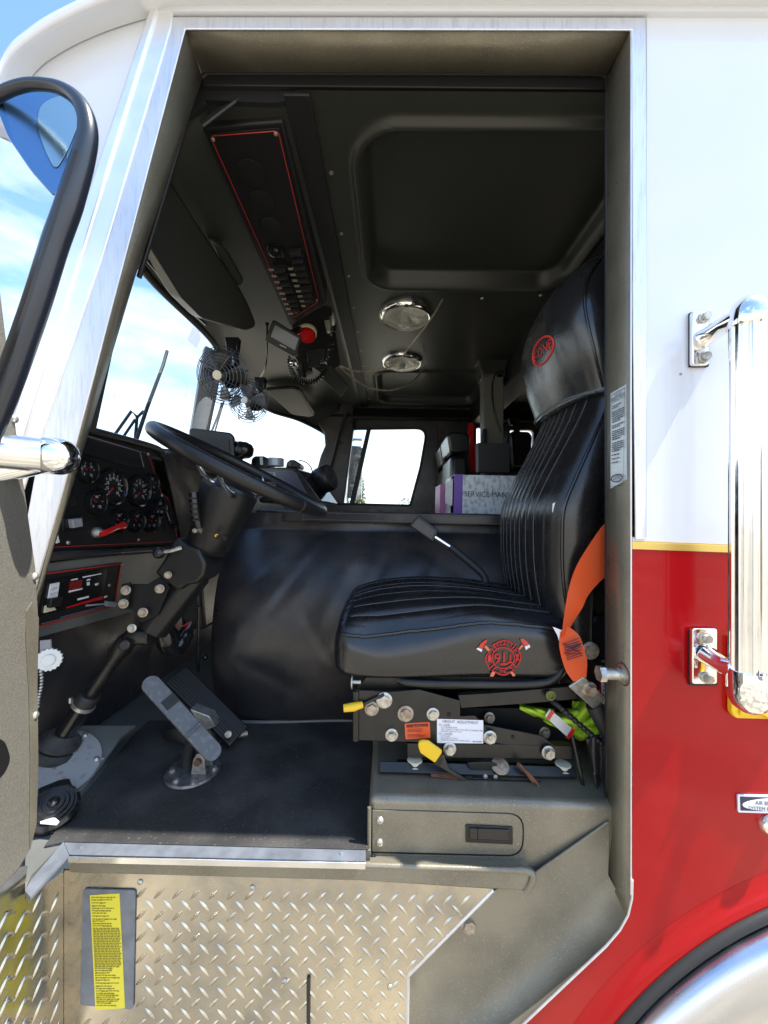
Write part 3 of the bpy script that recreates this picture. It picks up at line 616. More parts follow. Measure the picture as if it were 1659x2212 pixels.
# display window
b = MB(); b.plate(DP, [(160, 938), (304, 976), (312, 1014), (160, 975)], .006, 0); ds = b.build('warning_display', plastg, T, bevel=.0015)
b = MB(); b.tube([DP(178, 939, .007), DP(302, 975.5, .007), DP(311, 1009, .007)], .0012, 5); b.build('display_edge', greypl, ds)
def gauge(cx, cy, hh, na, nums=()):
    c = DP(cx, cy); d = (c-CAM).y; R_ = hh/2/F*d*.97
    k = MB(); k.lathe(c, V((1, 0, 0)), [(R_, 0), (R_*1.0, .012), (R_*.97, .019), (R_*.88, .021), (R_*.80, .015), (R_*.79, .010), (0, .010)], 32); gg = k.build('gauge', plastg, T)
    k = MB(); cc = c+V((.0106, 0, 0)); ns = 11 if R_ > .04 else 6
    yv = V((0, 1, 0)); zv = V((0, 0, 1))
    for i in range(ns):
        a = math.radians(225-270*i/(ns-1)); dr_ = yv*math.cos(a)+zv*math.sin(a); t_ = V((1, 0, 0)).cross(dr_); l1, l2 = R_*.70, R_*.58; w = R_*.018
        k.add([cc+dr_*l1+t_*w, cc+dr_*l1-t_*w, cc+dr_*l2-t_*w, cc+dr_*l2+t_*w], [(0, 1, 2, 3)])
    for i, s_ in enumerate(nums):
        a = math.radians(225-270*i/max(1, len(nums)-1)); q = cc+(yv*math.cos(a)+zv*math.sin(a))*R_*.46; hgt = R_*(.15 if R_ > .04 else .19)
        k.text(s_, q-zv*hgt*.5, yv, zv, hgt, align='CENTER', ext=0)
    k.build('dial_marks', whitepl, gg)
    k = MB(); a = math.radians(na); dr_ = yv*math.cos(a)+zv*math.sin(a); t_ = V((1, 0, 0)).cross(dr_); cc = c+V((.012, 0, 0))
    k.add([cc+t_*R_*.07, cc+dr_*R_*.62, cc-t_*R_*.07, cc-dr_*R_*.16], [(0, 1, 2, 3)]); k.build('needle', redpl, gg)
    k = MB(); k.lathe(c+V((.012, 0, 0)), V((1, 0, 0)), [(R_*.1, 0), (R_*.09, .003), (0, .0035)], 12); k.build('needle_hub', plastg, gg)
    return gg
gauge(182, 1016, 56, 160, ('0', '6', '12', '18')); gauge(238, 1051, 84, 225, ('5', '15', '25', '35', '45', '55', '65', '75', '85')); gauge(295, 1060, 73, 235, ('0', '5', '10', '15', '20', '25', '30'))
gauge(322, 1044, 44, 215, ('8', '12', '16')); gauge(201, 1085, 55, 150, ('0', '60', '120')); gauge(339, 1098, 45, 215, ('100', '200', '300'))
gauge(250, 1125, 54, 150, ('0', '50', '100')); gauge(289, 1126, 51, 150, ('E', '1/2', 'F')); gauge(322, 1127, 49, 150, ('0', '75', '150'))
def slab_on(pl, px, th, off, name, m_, parent, bev=.001):
    k = MB(); k.plate(pl, px, th, off); return k.build(name, m_, parent, bevel=bev)
slab_on(DP, [(136, 1120), (184, 1112), (186, 1138), (136, 1148)], .006, 0, 'switch_bezel', plastg, T)
slab_on(DP, [(156, 1122), (178, 1119), (180, 1137), (160, 1141)], .014, .004, 'headlight_switch', greypl, T, .002)
slab_on(DP, [(142, 1074), (160, 1070), (166, 1090), (142, 1096)], .008, 0, 'rocker_blank', plast, T)
slab_on(DP, [(120, 1158), (126, 1156), (130, 1172), (122, 1174)], .006, 0, 'toggle_tab', whitepl, T)
slab_on(DP, [(352, 1081), (364, 1083), (378, 1135), (366, 1134)], .003, .001, 'vent_slot', plastg, T)
b = MB(); b.tube([DP(353, 1082, .005), DP(367, 1125, .005)], .0018, 5); b.build('vent_edge', greypl, T)
each('panel_screw', zinc, T, [('screw', DP(x, y, .001), DP.n, .006) for x, y in ((147, 1172), (299, 1166), (320, 981), (350, 1070))])
each('panel_knob', plastg, T, [('lathe', DP(372, 1137, .001), DP.n, [(.011, 0), (.010, .012), (0, .013)], 14), ('lathe', DP(357, 1140, .001), DP.n, [(.008, 0), (.007, .006), (0, .007)], 12)])
# red ignition battery switch lever
c0 = DP(206, 1150); b = MB(); b.lathe(c0, DP.n, [(.016, 0), (.016, .010), (.011, .016), (.009, .024), (0, .024)], 18); ig = b.build('battery_switch', zinc, T)
b = MB(); b.tube(cat([c0+DP.n*.022+V((0, -.01, -.006)), c0+DP.n*.028+V((0, .016, .004)), c0+DP.n*.028+V((0, .05, .014)), c0+DP.n*.026+V((0, .085, .020))], 4), [.0045, .005, .006, .006, .0055, .0055, .0055, .0055, .0055, .006, .007, .0085, .0075], 10, flat=1.5)
b.build('switch_lever', redpl, ig)
# lower heater panel
HP = Pl(PX(95, 1240, -.862), PX(265, 1214, -.862), PX(85, 1356, -.885))
b = MB(); b.plate(HP, [(-60, 1232), (60, 1222), (396, 1180), (440, 1190), (430, 1270), (330, 1310), (120, 1368), (-60, 1418)], .01, -.01); b.build('lower_dash_panel', greyp, T, bevel=.003)
hp2 = [(60, 1243), (265, 1215), (263, 1225), (250, 1309), (60, 1363)]
b = MB(); b.plate(HP, hp2, .004, .001); hcp = b.build('heater_control_panel', plastm, T, bevel=.001)
b = MB(); b.tube([HP(70, 1243.5, .006), HP(262, 1217.5, .006), HP(248, 1306.5, .006), HP(70, 1358, .006)], .0021, 6); b.build('red_border', redline, hcp)
b = MB(); b.plate(HP, [(60, 1262), (232, 1228), (222, 1294), (60, 1338)], .003, .005); b.build('control_inset', plastg, hcp, bevel=.001)
b = MB(); b.plate(HP, [(110, 1262), (129, 1258), (124, 1292), (104, 1295)], .003, .009); b.build('fan_switch_label', label, hcp)
b = MB(); u_ = HP(130, 1258)-HP(100, 1264)
b.text('OFF', HP(110.5, 1275, .0122), u_, V((0, 0, 1)), .0085, sx=.9); b.text('LOW', HP(108, 1286, .0122), u_, V((0, 0, 1)), .0085, sx=.85); b.build('lettering', inkb, hcp)
b = MB(); b.plate(HP, [(112, 1294), (136, 1290), (132, 1310), (108, 1314)], .014, .008); b.build('fan_knob', plast, hcp, bevel=.002)
b = MB(); b.plate(HP, [(98, 1310), (108, 1302), (122, 1317), (96, 1324)], .003, .009); b.build('worn_tab', cream, hcp)
b = MB(); b.plate(HP, [(151, 1257), (178, 1252), (176, 1271), (149, 1276)], .001, .0085); b.build('red_indicator', redbtn, hcp)
b = MB()
for q in ([(149, 1276), (178, 1270), (178, 1273), (149, 1280)], [(154, 1252), (168, 1249), (168, 1251.5), (154, 1254.5)], [(188, 1252), (195, 1250), (195, 1253), (188, 1255)], [(188, 1258), (194, 1257), (194, 1264), (188, 1265)], [(205, 1261), (214, 1259), (211, 1264), (206, 1265)], [(168, 1293), (192, 1287), (192, 1291), (168, 1297)], [(226, 1288), (232, 1286), (231, 1290), (225, 1292)], [(178, 1246), (220, 1238), (220, 1240), (180, 1248.5)]): b.plate(HP, q, .0008, .0085)
b.build('control_marks', label, hcp)
b = MB(); b.plate(HP, [(142, 1312), (222, 1287), (222, 1294), (144, 1314)], .0008, .0085); b.build('temperature_wedge', redpl, hcp)
b = MB(); b.tube([HP(186, 1308, .012), HP(232, 1304, .02)], .003, 8); b.plate(HP, [(232, 1299), (252, 1301), (251, 1312), (231, 1310)], .01, .012); b.build('temperature_lever', greypl, hcp, bevel=.001)
b = MB(); b.tube([HP(90, 1348, .006), HP(238, 1308, .006)], .0012, 5); b.tube([HP(130, 1334, .009), HP(226, 1308, .009)], .0012, 5); b.build('slot_edge', alusill, hcp)
each('screw', zinc, hcp, [('screw', HP(x, y, .0052), HP.n, .005) for x, y in ((264, 1219), (250, 1305), (236, 1264))])
b = MB(); b.text('Radio Front', HP(180, 1341, .0006), HP(250, 1322)-HP(180, 1341), V((0, 0, 1)), .012, shear=.4); b.build('pencil_writing', inkb, T)

# ------------------------------------------------------------------ steering wheel and column
WC = P(528, 1019, 1.105); WU = (P(700, 1106, 1.105)-P(330, 912, 1.105)); WU.y = 0; WU.normalize(); WN = V((0, 1, 0)).cross(WU).normalized()
if WN.z < 0: WN = -WN
WR = .247
def wheel_pt(a, rr, h=0): return WC+(WU*math.cos(a)+V((0, 1, 0))*math.sin(a))*rr+WN*h
sw = thing('steering_wheel', WC, 'black two spoke steering wheel on the column in front of the seat', 'steering wheel')
b = MB(); b.tube([wheel_pt(2*math.pi*i/72, WR) for i in range(72)], .0175, 16, closed=True); b.build('rim', plast, sw)
b = MB()
for a in (-2.62, -.52): b.lathe(wheel_pt(a, WR)-V((-math.sin(a)*WU.x, math.cos(a), -math.sin(a)*WU.z))*.003, V((-math.sin(a)*WU.x, math.cos(a), -math.sin(a)*WU.z)), [(.0172, 0), (.0182, .001), (.0182, .005), (.0172, .006)], 20)
b.build('rim_seam', rubber, sw)
for s_ in (1, -1):
    b = MB()
    for q in (-.028, .028):
        b.tube(cat([wheel_pt(math.pi*.5*s_+q/.235, WR-.008, -.004), wheel_pt(math.pi*.5*s_, .16, -.04)+WU*q*1.0, wheel_pt(math.pi*.5*s_, .09, -.062)+WU*q*1.1, WC-WN*.068+WU*q], 6), .0055, 8, flat=1.7)
    b.build('spoke', polish, sw)
b = MB(); b.lathe(WC-WN*.085, WN, [(.035, 0), (.062, .006), (.066, .02), (.058, .036), (.03, .044), (0, .045)], 32); b.build('hub', plast, sw)
CO = thing('steering_column', P(125, 1610, 1.06), 'black tilt steering column running from the wheel down to a rubber floor boot', 'steering column')
A0 = P(500, 1052, 1.11)
A1 = P(445, 1190, 1.115)
b = MB(); ax1 = (A1-A0).normalized(); l1 = (A1-A0).length
b.lathe(A0, ax1, [(.060, 0), (.078, .004), (.080, .012), (.074, l1*.42), (.070, l1*.62), (.0695, l1*.63), (.064, l1*.64), (.060, l1*.9), (.046, l1), (0, l1)], 40); ch = b.build('upper_shroud', plast, CO)
A2 = P(352, 1352, 1.10); ax2 = (A2-A1).normalized()
b = MB(); b.prism([P(x, y, 1.05) for x, y in ((352, 1210), (372, 1168), (385, 1160), (404, 1178), (430, 1184), (446, 1218), (441, 1244), (424, 1262), (404, 1264), (384, 1278), (332, 1238))], V((0, .12, 0))); b.build('tilt_housing', plast, CO, bevel=.010, seg=3)
b = MB(); b.tube([P(424, 1236, 1.115), P(330, 1360, 1.10)], [.047, .044], 8); b.build('column_tube', plast, CO, bevel=.006)
b = MB(); b.plate(planeY(1.06), [(274, 1262), (318, 1262), (345, 1246), (366, 1268), (340, 1330), (304, 1346), (286, 1318), (266, 1312)], .006, 0); b.build('mounting_bracket', plastm, CO, bevel=.001)
b = MB(); b.plate(planeY(1.05), [(262, 1262), (280, 1258), (276, 1316), (258, 1318)], .008, 0); b.build('bracket_tab', plastm, CO, bevel=.001)
for x, y, r_, mm in ((272, 1275, .0095, zincdull), (267, 1304, .0095, zincdull), (363, 1242, .0075, zincdull), (345, 1272, .009, zincdull), (309, 1323, .0095, zincdull), (285, 1357, .0085, zinc)):
    b = MB(); b.hexbolt(P(x, y, 1.042 if x > 280 else 1.040), V((.25, -1, .1)), r_, .007); b.build('bolt', mm, CO)
# universal joint and shaft
J = P(266, 1396, 1.10); K = P(180, 1524, 1.08); Bt = P(128, 1604, 1.065)
b = MB(); dj = (K-J).normalized()
b.tube([P(330, 1372, 1.10), P(290, 1372, 1.10), J], [.03, .028, .022], 10); b.lathe(J-dj*.03, dj, [(.022, 0), (.026, .01), (.026, .045), (.02, .06), (.019, .085)], 14); b.lathe(P(273, 1392, 1.072), V((.2, -1, .2)), [(.016, 0), (.016, .012), (.012, .016), (0, .015)], 16); b.build('universal_joint', steelk, CO, bevel=.002)
b = MB(); b.tube([J, K], .0165, 14); b.build('steering_shaft', steelk, CO)
b = MB(); b.tube([K-dj*.03, Bt], [.024, .026], 16); b.build('lower_shaft', plastg, CO)
b = MB(); b.lathe(K-dj*.035, dj, [(.026, 0), (.028, .004), (.028, .03)], 20); b.build('shaft_collar', rubber, CO)
b = MB(); b.lathe(K-dj*.006, dj, [(.0285, 0), (.030, .001), (.030, .010), (.0285, .011)], 24); b.lathe(K-dj*.002+V((-.03, -.01, .01)), V((0, 0, 1)), [(.005, 0), (.005, .014)], 8); b.build('hose_clamp', zinc, CO)
bd = (Bt-K).normalized(); b = MB(); pr = [(.030, -.03)]
for i in range(3): pr += [(.040+.012*i, -.018+.026*i), (.052+.010*i, -.008+.026*i), (.052+.010*i, .002+.026*i), (.042+.012*i, .008+.026*i)]
b.lathe(Bt, (bd+V((-.05, 0, -.35))).normalized(), pr+[(.078, .075), (.078, .09)], 32); b.build('rubber_boot', rubberg, CO)
b = MB(); fc = P(128, 1642, 1.03); fn = V((.38, -.30, .87)).normalized(); b.lathe(fc-fn*.012, fn, [(.094, 0), (.096, .003), (.094, .006), (0, .006)], 40); b.build('boot_flange', mat('grey_flange', (0.34, 0.34, 0.34), .5, .3, var=(50, (.22, .17, .13), .55, .72)), CO)
fu, fv, _ = frame(fn)
for a in (.5, 1.6, 2.7, 3.8, 4.9, 6.0):
    b = MB(); b.lathe(fc-fn*.006+(fu*math.cos(a)+fv*math.sin(a))*.084, fn, [(.008, 0), (.0075, .004), (.003, .007), (0, .0072)], 14); b.build('flange_bolt', zinc, CO)
# stalks
b = MB(); b.tube([P(418, 1062, 1.03), P(422, 1110, 1.03), P(430, 1140, 1.04)], [.0125, .0135, .011], 6); b.build('turn_signal_grip', plastg, CO, bevel=.002)
b = MB()
for i in range(5): b.box(P(416+2*i, 1076+12*i, 1.014), (.018, .006, .0035))
b.build('grip_ridges', rubber, CO)
b = MB(); b.tube([P(430, 1138, 1.04), P(436, 1152, 1.06)], .006, 8); b.lathe(P(424, 1146, 1.04), V((0, -1, 0)), [(.007, 0), (.006, .01), (0, .011)], 10); b.build('stalk_pivot', zinc, CO)
b = MB(); b.tube([P(347, 1193, 1.03), P(370, 1190, 1.03), P(392, 1183, 1.04)], [.005, .005, .006], 8); b.build('tilt_lever', zinc, CO)
b = MB(); cc = P(343, 1194, 1.03); b.lathe(cc-V((.016, 0, 0)), V((1, 0, 0)), [(.001, 0), (.008, .003), (.0145, .009), (.0165, .016), (.0145, .024), (.008, .030), (.005, .033)], 20); b.build('tilt_lever_ball', plastg, CO)
b = MB(); b.plate(planeY(1.038), [(468, 1156), (490, 1160), (486, 1168), (466, 1163)], .012, 0); b.build('hazard_tab', plastg, CO, bevel=.001)
b = MB(); b.lathe(P(469, 1157, 1.036), V((0, -1, 0)), [(.005, 0), (.004, .006), (0, .007)], 10); b.build('hazard_button', yel, CO)
b = MB(); b.tube(cat([P(352, 1352, 1.2), P(372, 1400, 1.22), P(395, 1380, 1.25), P(410, 1345, 1.28)], 6), [.03, .03, .034, .034, .034, .03, .03, .03, .03, .03, .03, .03, .026, .026, .026, .02, .02, .02, .02], 12); b.build('duct_hose', plastg, CO)
b = MB(); b.tube(cat([P(375, 1350, 1.2), P(396, 1352, 1.22), P(408, 1345, 1.24), P(398, 1370, 1.25), P(382, 1410, 1.25)], 6), .0018, 6); b.build('red_wire', redline, CO)
# ------------------------------------------------------------------ pedals
def treadle(name, p0, p1, dd, w, m_, th, par, ends=True):
    a0 = P(*p0, dd[0]); a1 = P(*p1, dd[1]); u = (a1-a0).normalized(); s_ = u.cross(V((0.35, -.55, .75))).normalized(); n_ = s_.cross(u).normalized()
    if n_.y > 0 and n_.z < 0: n_ = -n_
    le = (a1-a0).length; o2 = []
    k_ = 10
    if ends:
        for i in range(k_+1): a = math.pi/2+math.pi*i/k_; o2.append((w+w*math.cos(a)*1.0, w*math.sin(a)))
        for i in range(k_+1): a = -math.pi/2+math.pi*i/k_; o2.append((le-w+w*math.cos(a), w*math.sin(a)))
    else: o2 = [(0, w), (0, -w), (le, -w), (le, w)]
    k = MB(); k.prism([a0+u*x+s_*y for x, y in o2], -n_*th); return k.build(name, m_, par, bevel=.002), a0, u, s_, n_, le
pd = thing('brake_pedal', P(415, 1665, 1.106), 'worn grey brake treadle pedal on a round floor plate', 'pedal')
bp, a0, u, s_, n_, le = treadle('treadle', (316, 1464), (472, 1636), (1.075, 1.045), .0235, pedalg, .012, pd)
b = MB(); b.prism([a0+u*le*.27+s_*.015+n_*.0008, a0+u*le*.27-s_*.023+n_*.0008, a0+u*le*.37-s_*.023+n_*.0008, a0+u*le*.37+s_*.015+n_*.0008], n_*.0006); b.build('wear_patch', rubber, bp)
b = MB(); b.prism([a0+u*le*.655+s_*.026+n_*.0, a0+u*le*.655-s_*.02, a0+u*le*.675-s_*.02, a0+u*le*.675+s_*.026], n_*.012); b.build('heel_ridge', pedalg, bp, bevel=.002)
fb = pz(417, 1668, FZ+.004)
b = MB(); b.lathe(fb, V((0, 0, 1)), [(.070, 0), (.072, .003), (.070, .009), (0, .009)], 36); b.build('base_plate', mat('scratched_plate', (.22, .22, .23), .4, .7, var=(60, (.1, .09, .08), .45, .7)), pd)
for da in ((-.052, -.012), (-.02, -.052), (.03, -.058), (.06, 0), (-.03, .05)):
    b = MB(); b.hexbolt(fb+V((da[0], da[1], .009)), V((0, 0, 1)), .0065, .006); b.build('bolt', zinc, pd)
b = MB(); b.prism([fb+V((.004, -.022, .008)), fb+V((.046, -.022, .008)), fb+V((.040, -.022, .05)), fb+V((.032, -.022, .064)), fb+V((.020, -.022, .064)), fb+V((.010, -.022, .05))], V((0, .006, 0))); b.build('pivot_bracket', zinc, pd, bevel=.002)
b = MB(); b.prism([fb+V((.004, .016, .008)), fb+V((.046, .016, .008)), fb+V((.040, .016, .05)), fb+V((.020, .016, .064))], V((0, .006, 0))); b.build('pivot_bracket', zinc, pd, bevel=.002)
b = MB(); b.lathe(fb+V((.025, -.03, .045)), V((0, 1, 0)), [(.009, 0), (.009, .06)], 14); b.build('pivot_pin', rust, pd)
b = MB(); b.tube([fb+V((-.02, .01, .008)), fb+V((-.02, .012, .05)), a0+u*le*.70-n_*.012], [.017, .017, .011], 14); b.build('plunger', rubber, pd)
pa = thing('accelerator_pedal', P(455, 1550, 1.25), 'black ribbed accelerator pedal behind the brake treadle', 'pedal')
ap, a0, u, s_, n_, le = treadle('pedal_pad', (380, 1456), (516, 1590), (1.24, 1.19), .036, plast, .022, pa, False)
b = MB()
for i in range(9): b.prism([a0+u*.006+s_*(-.032+.008*i)+n_*.001, a0+u*(le-.006)+s_*(-.032+.008*i)+n_*.001, a0+u*(le-.006)+s_*(-.028+.008*i)+n_*.001, a0+u*.006+s_*(-.028+.008*i)+n_*.001], n_*.002)
b.build('pad_ribs', rubber, ap)
b = MB(); b.prism([P(410, 1532, 1.15), P(452, 1548, 1.16), P(466, 1570, 1.17), P(440, 1580, 1.16)], V((.0, .04, 0))); b.build('side_bracket', zinc, pa, bevel=.002)
b = MB(); b.lathe(P(494, 1584, 1.17), V((.2, -1, .2)), [(.010, 0), (.010, .01), (0, .011)], 14); b.build('hinge_bolt', zinc, pa); b = MB(); b.tube([pz(470, 1596, FZ+.01), pz(535, 1584, FZ+.012)], [.012, .008], 8); b.build('hinge', zincdull, pa)
b = MB(); b.prism([pz(350, 1580, FZ+.03), pz(430, 1560, FZ+.06), pz(480, 1588, FZ+.03), pz(400, 1605, FZ+.01)], V((0, 0, -.02))); b.build('floor_bracket', steelk, pa, bevel=.002)
# foot switch, key with bead chain on the lower left
fs_ = thing('foot_switch', P(122, 1740, .92), 'round black stepped foot switch on the grey toe plate beside the mat', 'switch')
sc = pz(116, 1738, -.69); sn = V((.30, -.38, .87)).normalized()
b = MB(); b.lathe(sc-sn*.02, sn, [(.050, -.01), (.050, .010), (.043, .017), (.039, .017), (.037, .022), (.031, .022), (.028, .027), (.022, .027), (.020, .031), (.012, .031), (.010, .036), (0, .037)], 36); b.build('switch_dome', plastg, fs_)
b = MB(); b.prism([pz(86, 1776, -.72), pz(80, 1700, -.72), pz(150, 1690, -.72), pz(172, 1740, -.72), pz(160, 1762, -.72)], V((0, 0, .012))); b.build('switch_base', plast, fs_, bevel=.003)
b = MB(); b.prism([pz(87, 1766, -.704), pz(120, 1768, -.704), pz(128, 1776, -.704), pz(122, 1783, -.704), pz(87, 1780, -.704)], V((0, 0, .0015))); b.build('white_sticker', label, fs_)
kn = thing('pull_knob', P(102, 1424, .92), 'white scalloped plastic knob on a bead chain beneath the heater panel', 'knob')
kc = P(105, 1426, .93); b = MB(); kn_n = V((.5, -.85, .1)).normalized(); ku, kv, _ = frame(kn_n)
ring = [kc+(ku*math.cos(2*math.pi*i/72)+kv*math.sin(2*math.pi*i/72))*(.026+.0016*math.cos(2*math.pi*i/72*18)) for i in range(72)]
b.prism(ring, -kn_n*.010); b.lathe(kc, kn_n, [(.014, 0), (.013, .004), (0, .0045)], 20); b.build('knob_disc', whitepl, kn, bevel=.001)
b = MB(); b.prism([P(86, 1384, .935), P(108, 1382, .935), P(110, 1410, .935), P(86, 1412, .935)], V((0, .004, 0))); b.build('knob_tab', greypl, kn)
b = MB()
for i in range(12):
    t = i/11; q = P(88-3*t+3*math.sin(t*5), 1450+76*t, .91); b.lathe(q-V((0, 0, .0035)), V((0, 0, 1)), [(.0005, 0), (.003, .001), (.0042, .0035), (.003, .006), (.0005, .007)], 10)
b.build('bead_chain', zinc, kn)

# ------------------------------------------------------------------ headliner
CZ = .985
def sdr(x, y, cx, cy, hx_, hy, rr):
    qx = abs(x-cx)-hx_+rr; qy = abs(y-cy)-hy+rr
    return math.hypot(max(qx, 0), max(qy, 0))+min(max(qx, qy), 0)-rr
def sm(a, b_, x):
    t = max(0, min(1, (x-a)/(b_-a))); return t*t*(3-2*t)
RX0, RX1 = PZ(797, 590, CZ).x, .70
def ceil_h(x, y):
    z = CZ
    for (cx, cy, hx_, hy, rr, dep) in (((RX0+RX1)/2, (.19-.02+.84)/2, (RX1-RX0)/2, .335, .11, .05), ((RX0+RX1)/2+.0, 2.18, (RX1-RX0)/2, .36, .11, .05)):
        d = sdr(x, y, cx, cy, hx_, hy, rr)
        z += dep*(1-sm(-.034, -.004, d)) - .017*math.exp(-((d-.012)/.012)**2)
    return z
b = MB(); xs = [-.24+i*.0068 for i in range(145)]; ys = [.085+i*.0072 for i in range(371)]
b.grid([[V((x, y, ceil_h(x, y))) for y in ys] for x in xs]); hd = b.build('headliner', headl, T, ang=180)
b = MB(); b.box(V((1.5, 1.4, CZ+.03)), (1.6, 2.8, .02)); b.box(V((.80, 1.42, .915)), (.16, 2.66, .15)); b.build('rear_roof_beam', headd, T, bevel=.02, seg=3)
b = MB(); b.prism([V((-.266, .085, CZ-.004)), V((-.205, .085, CZ-.004)), V((-.205, 2.75, CZ-.004)), V((-.266, 2.75, CZ-.004))], V((0, 0, -.008))); b.build('headliner_seam', headd, T, bevel=.002)
each('headliner_screw', zinc, T, [('lathe', V((-.187, .30+.24*i, ceil_h(-.187, .30+.24*i)+.001)), V((0, 0, -1)), [(.0065, 0), (.006, .003), (.002, .004), (0, .004)], 10) for i in range(10)]+[('lathe', V((x, y, CZ)), V((0, 0, -1)), [(.008, 0), (.006, .004), (0, .005)], 10) for x, y in ((RX1-.30, .93), (RX1-.05, .90))])
# front slope from the seam down to the windscreen opening
TOP = [(.02, -.60, .78), (.2, -.75, .795), (.52, -.86, .815), (1.07, -.90, .848), (1.45, -.97, .85), (2.0, -1.0, .83), (2.25, -.96, .81), (2.5, -.80, .805), (2.66, -.63, .745), (2.72, -.57, .70)]
tc_ = cat([V((x, y, z)) for y, x, z in TOP], 7)
rows = []
for p in [q for q in tc_ if q.y > .1]:
    y = p.y; pts_ = [V((-.262, y, CZ-.006)), V((-.30, y, CZ-.012)), V((-.45, y, .978)), V((-.5+.4*(p.x+.8), y, .972)), V((p.x+.20, y, .945 if p.z > .78 else p.z+.15)), V((p.x+.07, y, p.z+.075)), V((p.x+.015, y, p.z+.03)), p.copy()]
    rows.append(cat(pts_, 4))
b = MB(); b.grid(rows); b.build('front_headliner', headl, T, ang=180)
b = MB(); b.prism(rows[0]+[V((-.84, rows[0][0].y, 1.03)), V((-.2, rows[0][0].y, 1.03))], V((0, -.012, 0))); b.build('headliner_end_panel', headd, T)
b = MB(); b.tube([p+V((.004, 0, .002)) for p in tc_], .014, 10); b.build('windshield_header_seal', rubber, T)
# windshield: two panes, centre post, corner posts
BOT = [(y, x-.13, .205) for y, x, z in TOP]; BOT[-1] = (2.74, -.66, .2); BOT[-2] = (2.68, -.72, .2)
bc_ = cat([V((x, y, z)) for y, x, z in BOT], 7)
b = MB(); k0 = 0
for lo, hi in ((0, next(i for i, p in enumerate(tc_) if p.y > 1.38)), (next(i for i, p in enumerate(tc_) if p.y > 1.44), len(tc_))): b.grid([[bc_[i], tc_[i]] for i in range(lo, hi)])
b.build('windshield', gl, T, ang=180)
pt = P(462, 760, 2.19); pb = P(416, 975, 2.22)
b = MB(); b.prism([P(444, 745, 2.2), P(485, 765, 2.2), P(470, 850, 2.21), P(442, 985, 2.23), P(404, 985, 2.23)], V((-.04, .05, 0))); b.build('windshield_centre_post', vinyl, T, bevel=.008)
PW = planeY(3.50)
b = MB(); b.prism([P(668, 890, 3.42), P(700, 936, 3.42), P(702, 962, 3.42), P(692, 985, 3.42), P(668, 1075, 3.42), P(742, 1090, 3.42), P(764, 925, 3.42), P(764, 868, 3.42), P(640, 850, 3.42)], V((0, .07, 0))); b.build('passenger_front_post', vinyl, T, bevel=.012, seg=3)
b = MB(); b.tube(cat([P(690, 1075, 3.40), P(716, 1000, 3.40), P(734, 930, 3.40), P(744, 905, 3.40), P(750, 890, 3.40)], 4), .016, 8); b.build('passenger_door_weatherstrip', rubber, T)
b = MB(); b.prism([V((-.76, .03, .18)), V((-.63, .03, .82)), V((-.57, .03, .82)), V((-.69, .03, .18))], V((0, .06, 0))); b.build('driver_front_post', vinyl, T)
# passenger side wall with the door window cut out
def seg_loop(px, pl, off=0): return [pl(x, y, off) for x, y in px]
win = rnd([(757, 927), (923, 925), (908, 1010), (886, 1092), (727, 1088)], [14, 26, 0, 4, 4])
wall_o = [(718, 850), (1420, 850), (1420, 1260), (680, 1260), (680, 1100), (706, 1040)]
rwin = rnd([(1092, 930), (1150, 930), (1150, 986), (1092, 986)], 8)
rwin2 = rnd([(1028, 925), (1046, 925), (1046, 985), (1028, 985)], 4)
b = MB(); b.fill([seg_loop(wall_o, PW), seg_loop(win, PW), seg_loop(rwin, PW), seg_loop(rwin2, PW)]); b.build('passenger_side_wall', vinyl, T, smooth=False, solid=.04)
b = MB(); b.plate(PW, win, .003, -.004); b.build('passenger_window', gl, T)
b = MB(); b.tube([PW(x, y, .022) for x, y in win], .010, 8, closed=True); b.build('passenger_window_seal', rubber, T)
b = MB(); b.tube([PW(x, y, .02) for x, y in ((733, 1092), (742, 940), (752, 905), (800, 902), (944, 904), (946, 1000), (946, 1092))], .008, 8); b.build('passenger_door_edge', rubber, T)
b = MB(); b.prism([PW(793, 926, .01), PW(802, 926, .01), PW(766, 1089, .01), PW(755, 1089, .01)], V((0, -.02, 0))); b.build('vent_window_bar', rubber, T, bevel=.003)
b = MB(); b.prism([V((-.9, 2.7, CZ+.02)), V((2.2, 2.7, CZ+.02)), V((2.2, 2.62, .86)), V((-.5, 2.62, .86)), V((-.7, 2.66, .80))], V((0, .06, 0))); b.build('passenger_header', headd, T, bevel=.02)
b = MB(); b.prism([V((2.3, -.0, -.8)), V((2.3, 2.75, -.8)), V((2.3, 2.75, 1.05)), V((2.3, 0, 1.05))], V((.03, 0, 0))); b.prism([V((.56, .06, -.8)), V((2.3, .06, -.8)), V((2.3, .06, 1.05)), V((.56, .06, 1.05))], V((0, .02, 0)))
b.prism([V((.96, .6, -.76)), V((2.3, .6, -.76)), V((2.3, 2.75, -.76)), V((.96, 2.75, -.76))], V((0, 0, -.02))); b.build('crew_cab_wall', headd, T)
# outside mirror of the passenger door
pmr = MB(); MO = planeY(4.0)
pmr.tube(cat([MO(752, 1090), MO(744, 1010), MO(748, 960), MO(762, 950), MO(782, 950)], 5), .016, 8); pm = pmr.build('passenger_mirror_arm', polish, T)
b = MB(); b.plate(MO, rnd([(757, 962), (783, 964), (781, 1078), (748, 1076)], 4), .05, 0); b.build('passenger_mirror_head', polish, pm, bevel=.004)
each('passenger_mirror_clamp', zinc, pm, [('box', MO(x, y, .06), (.05, .04, .03)) for x, y in ((772, 985), (762, 1050))])
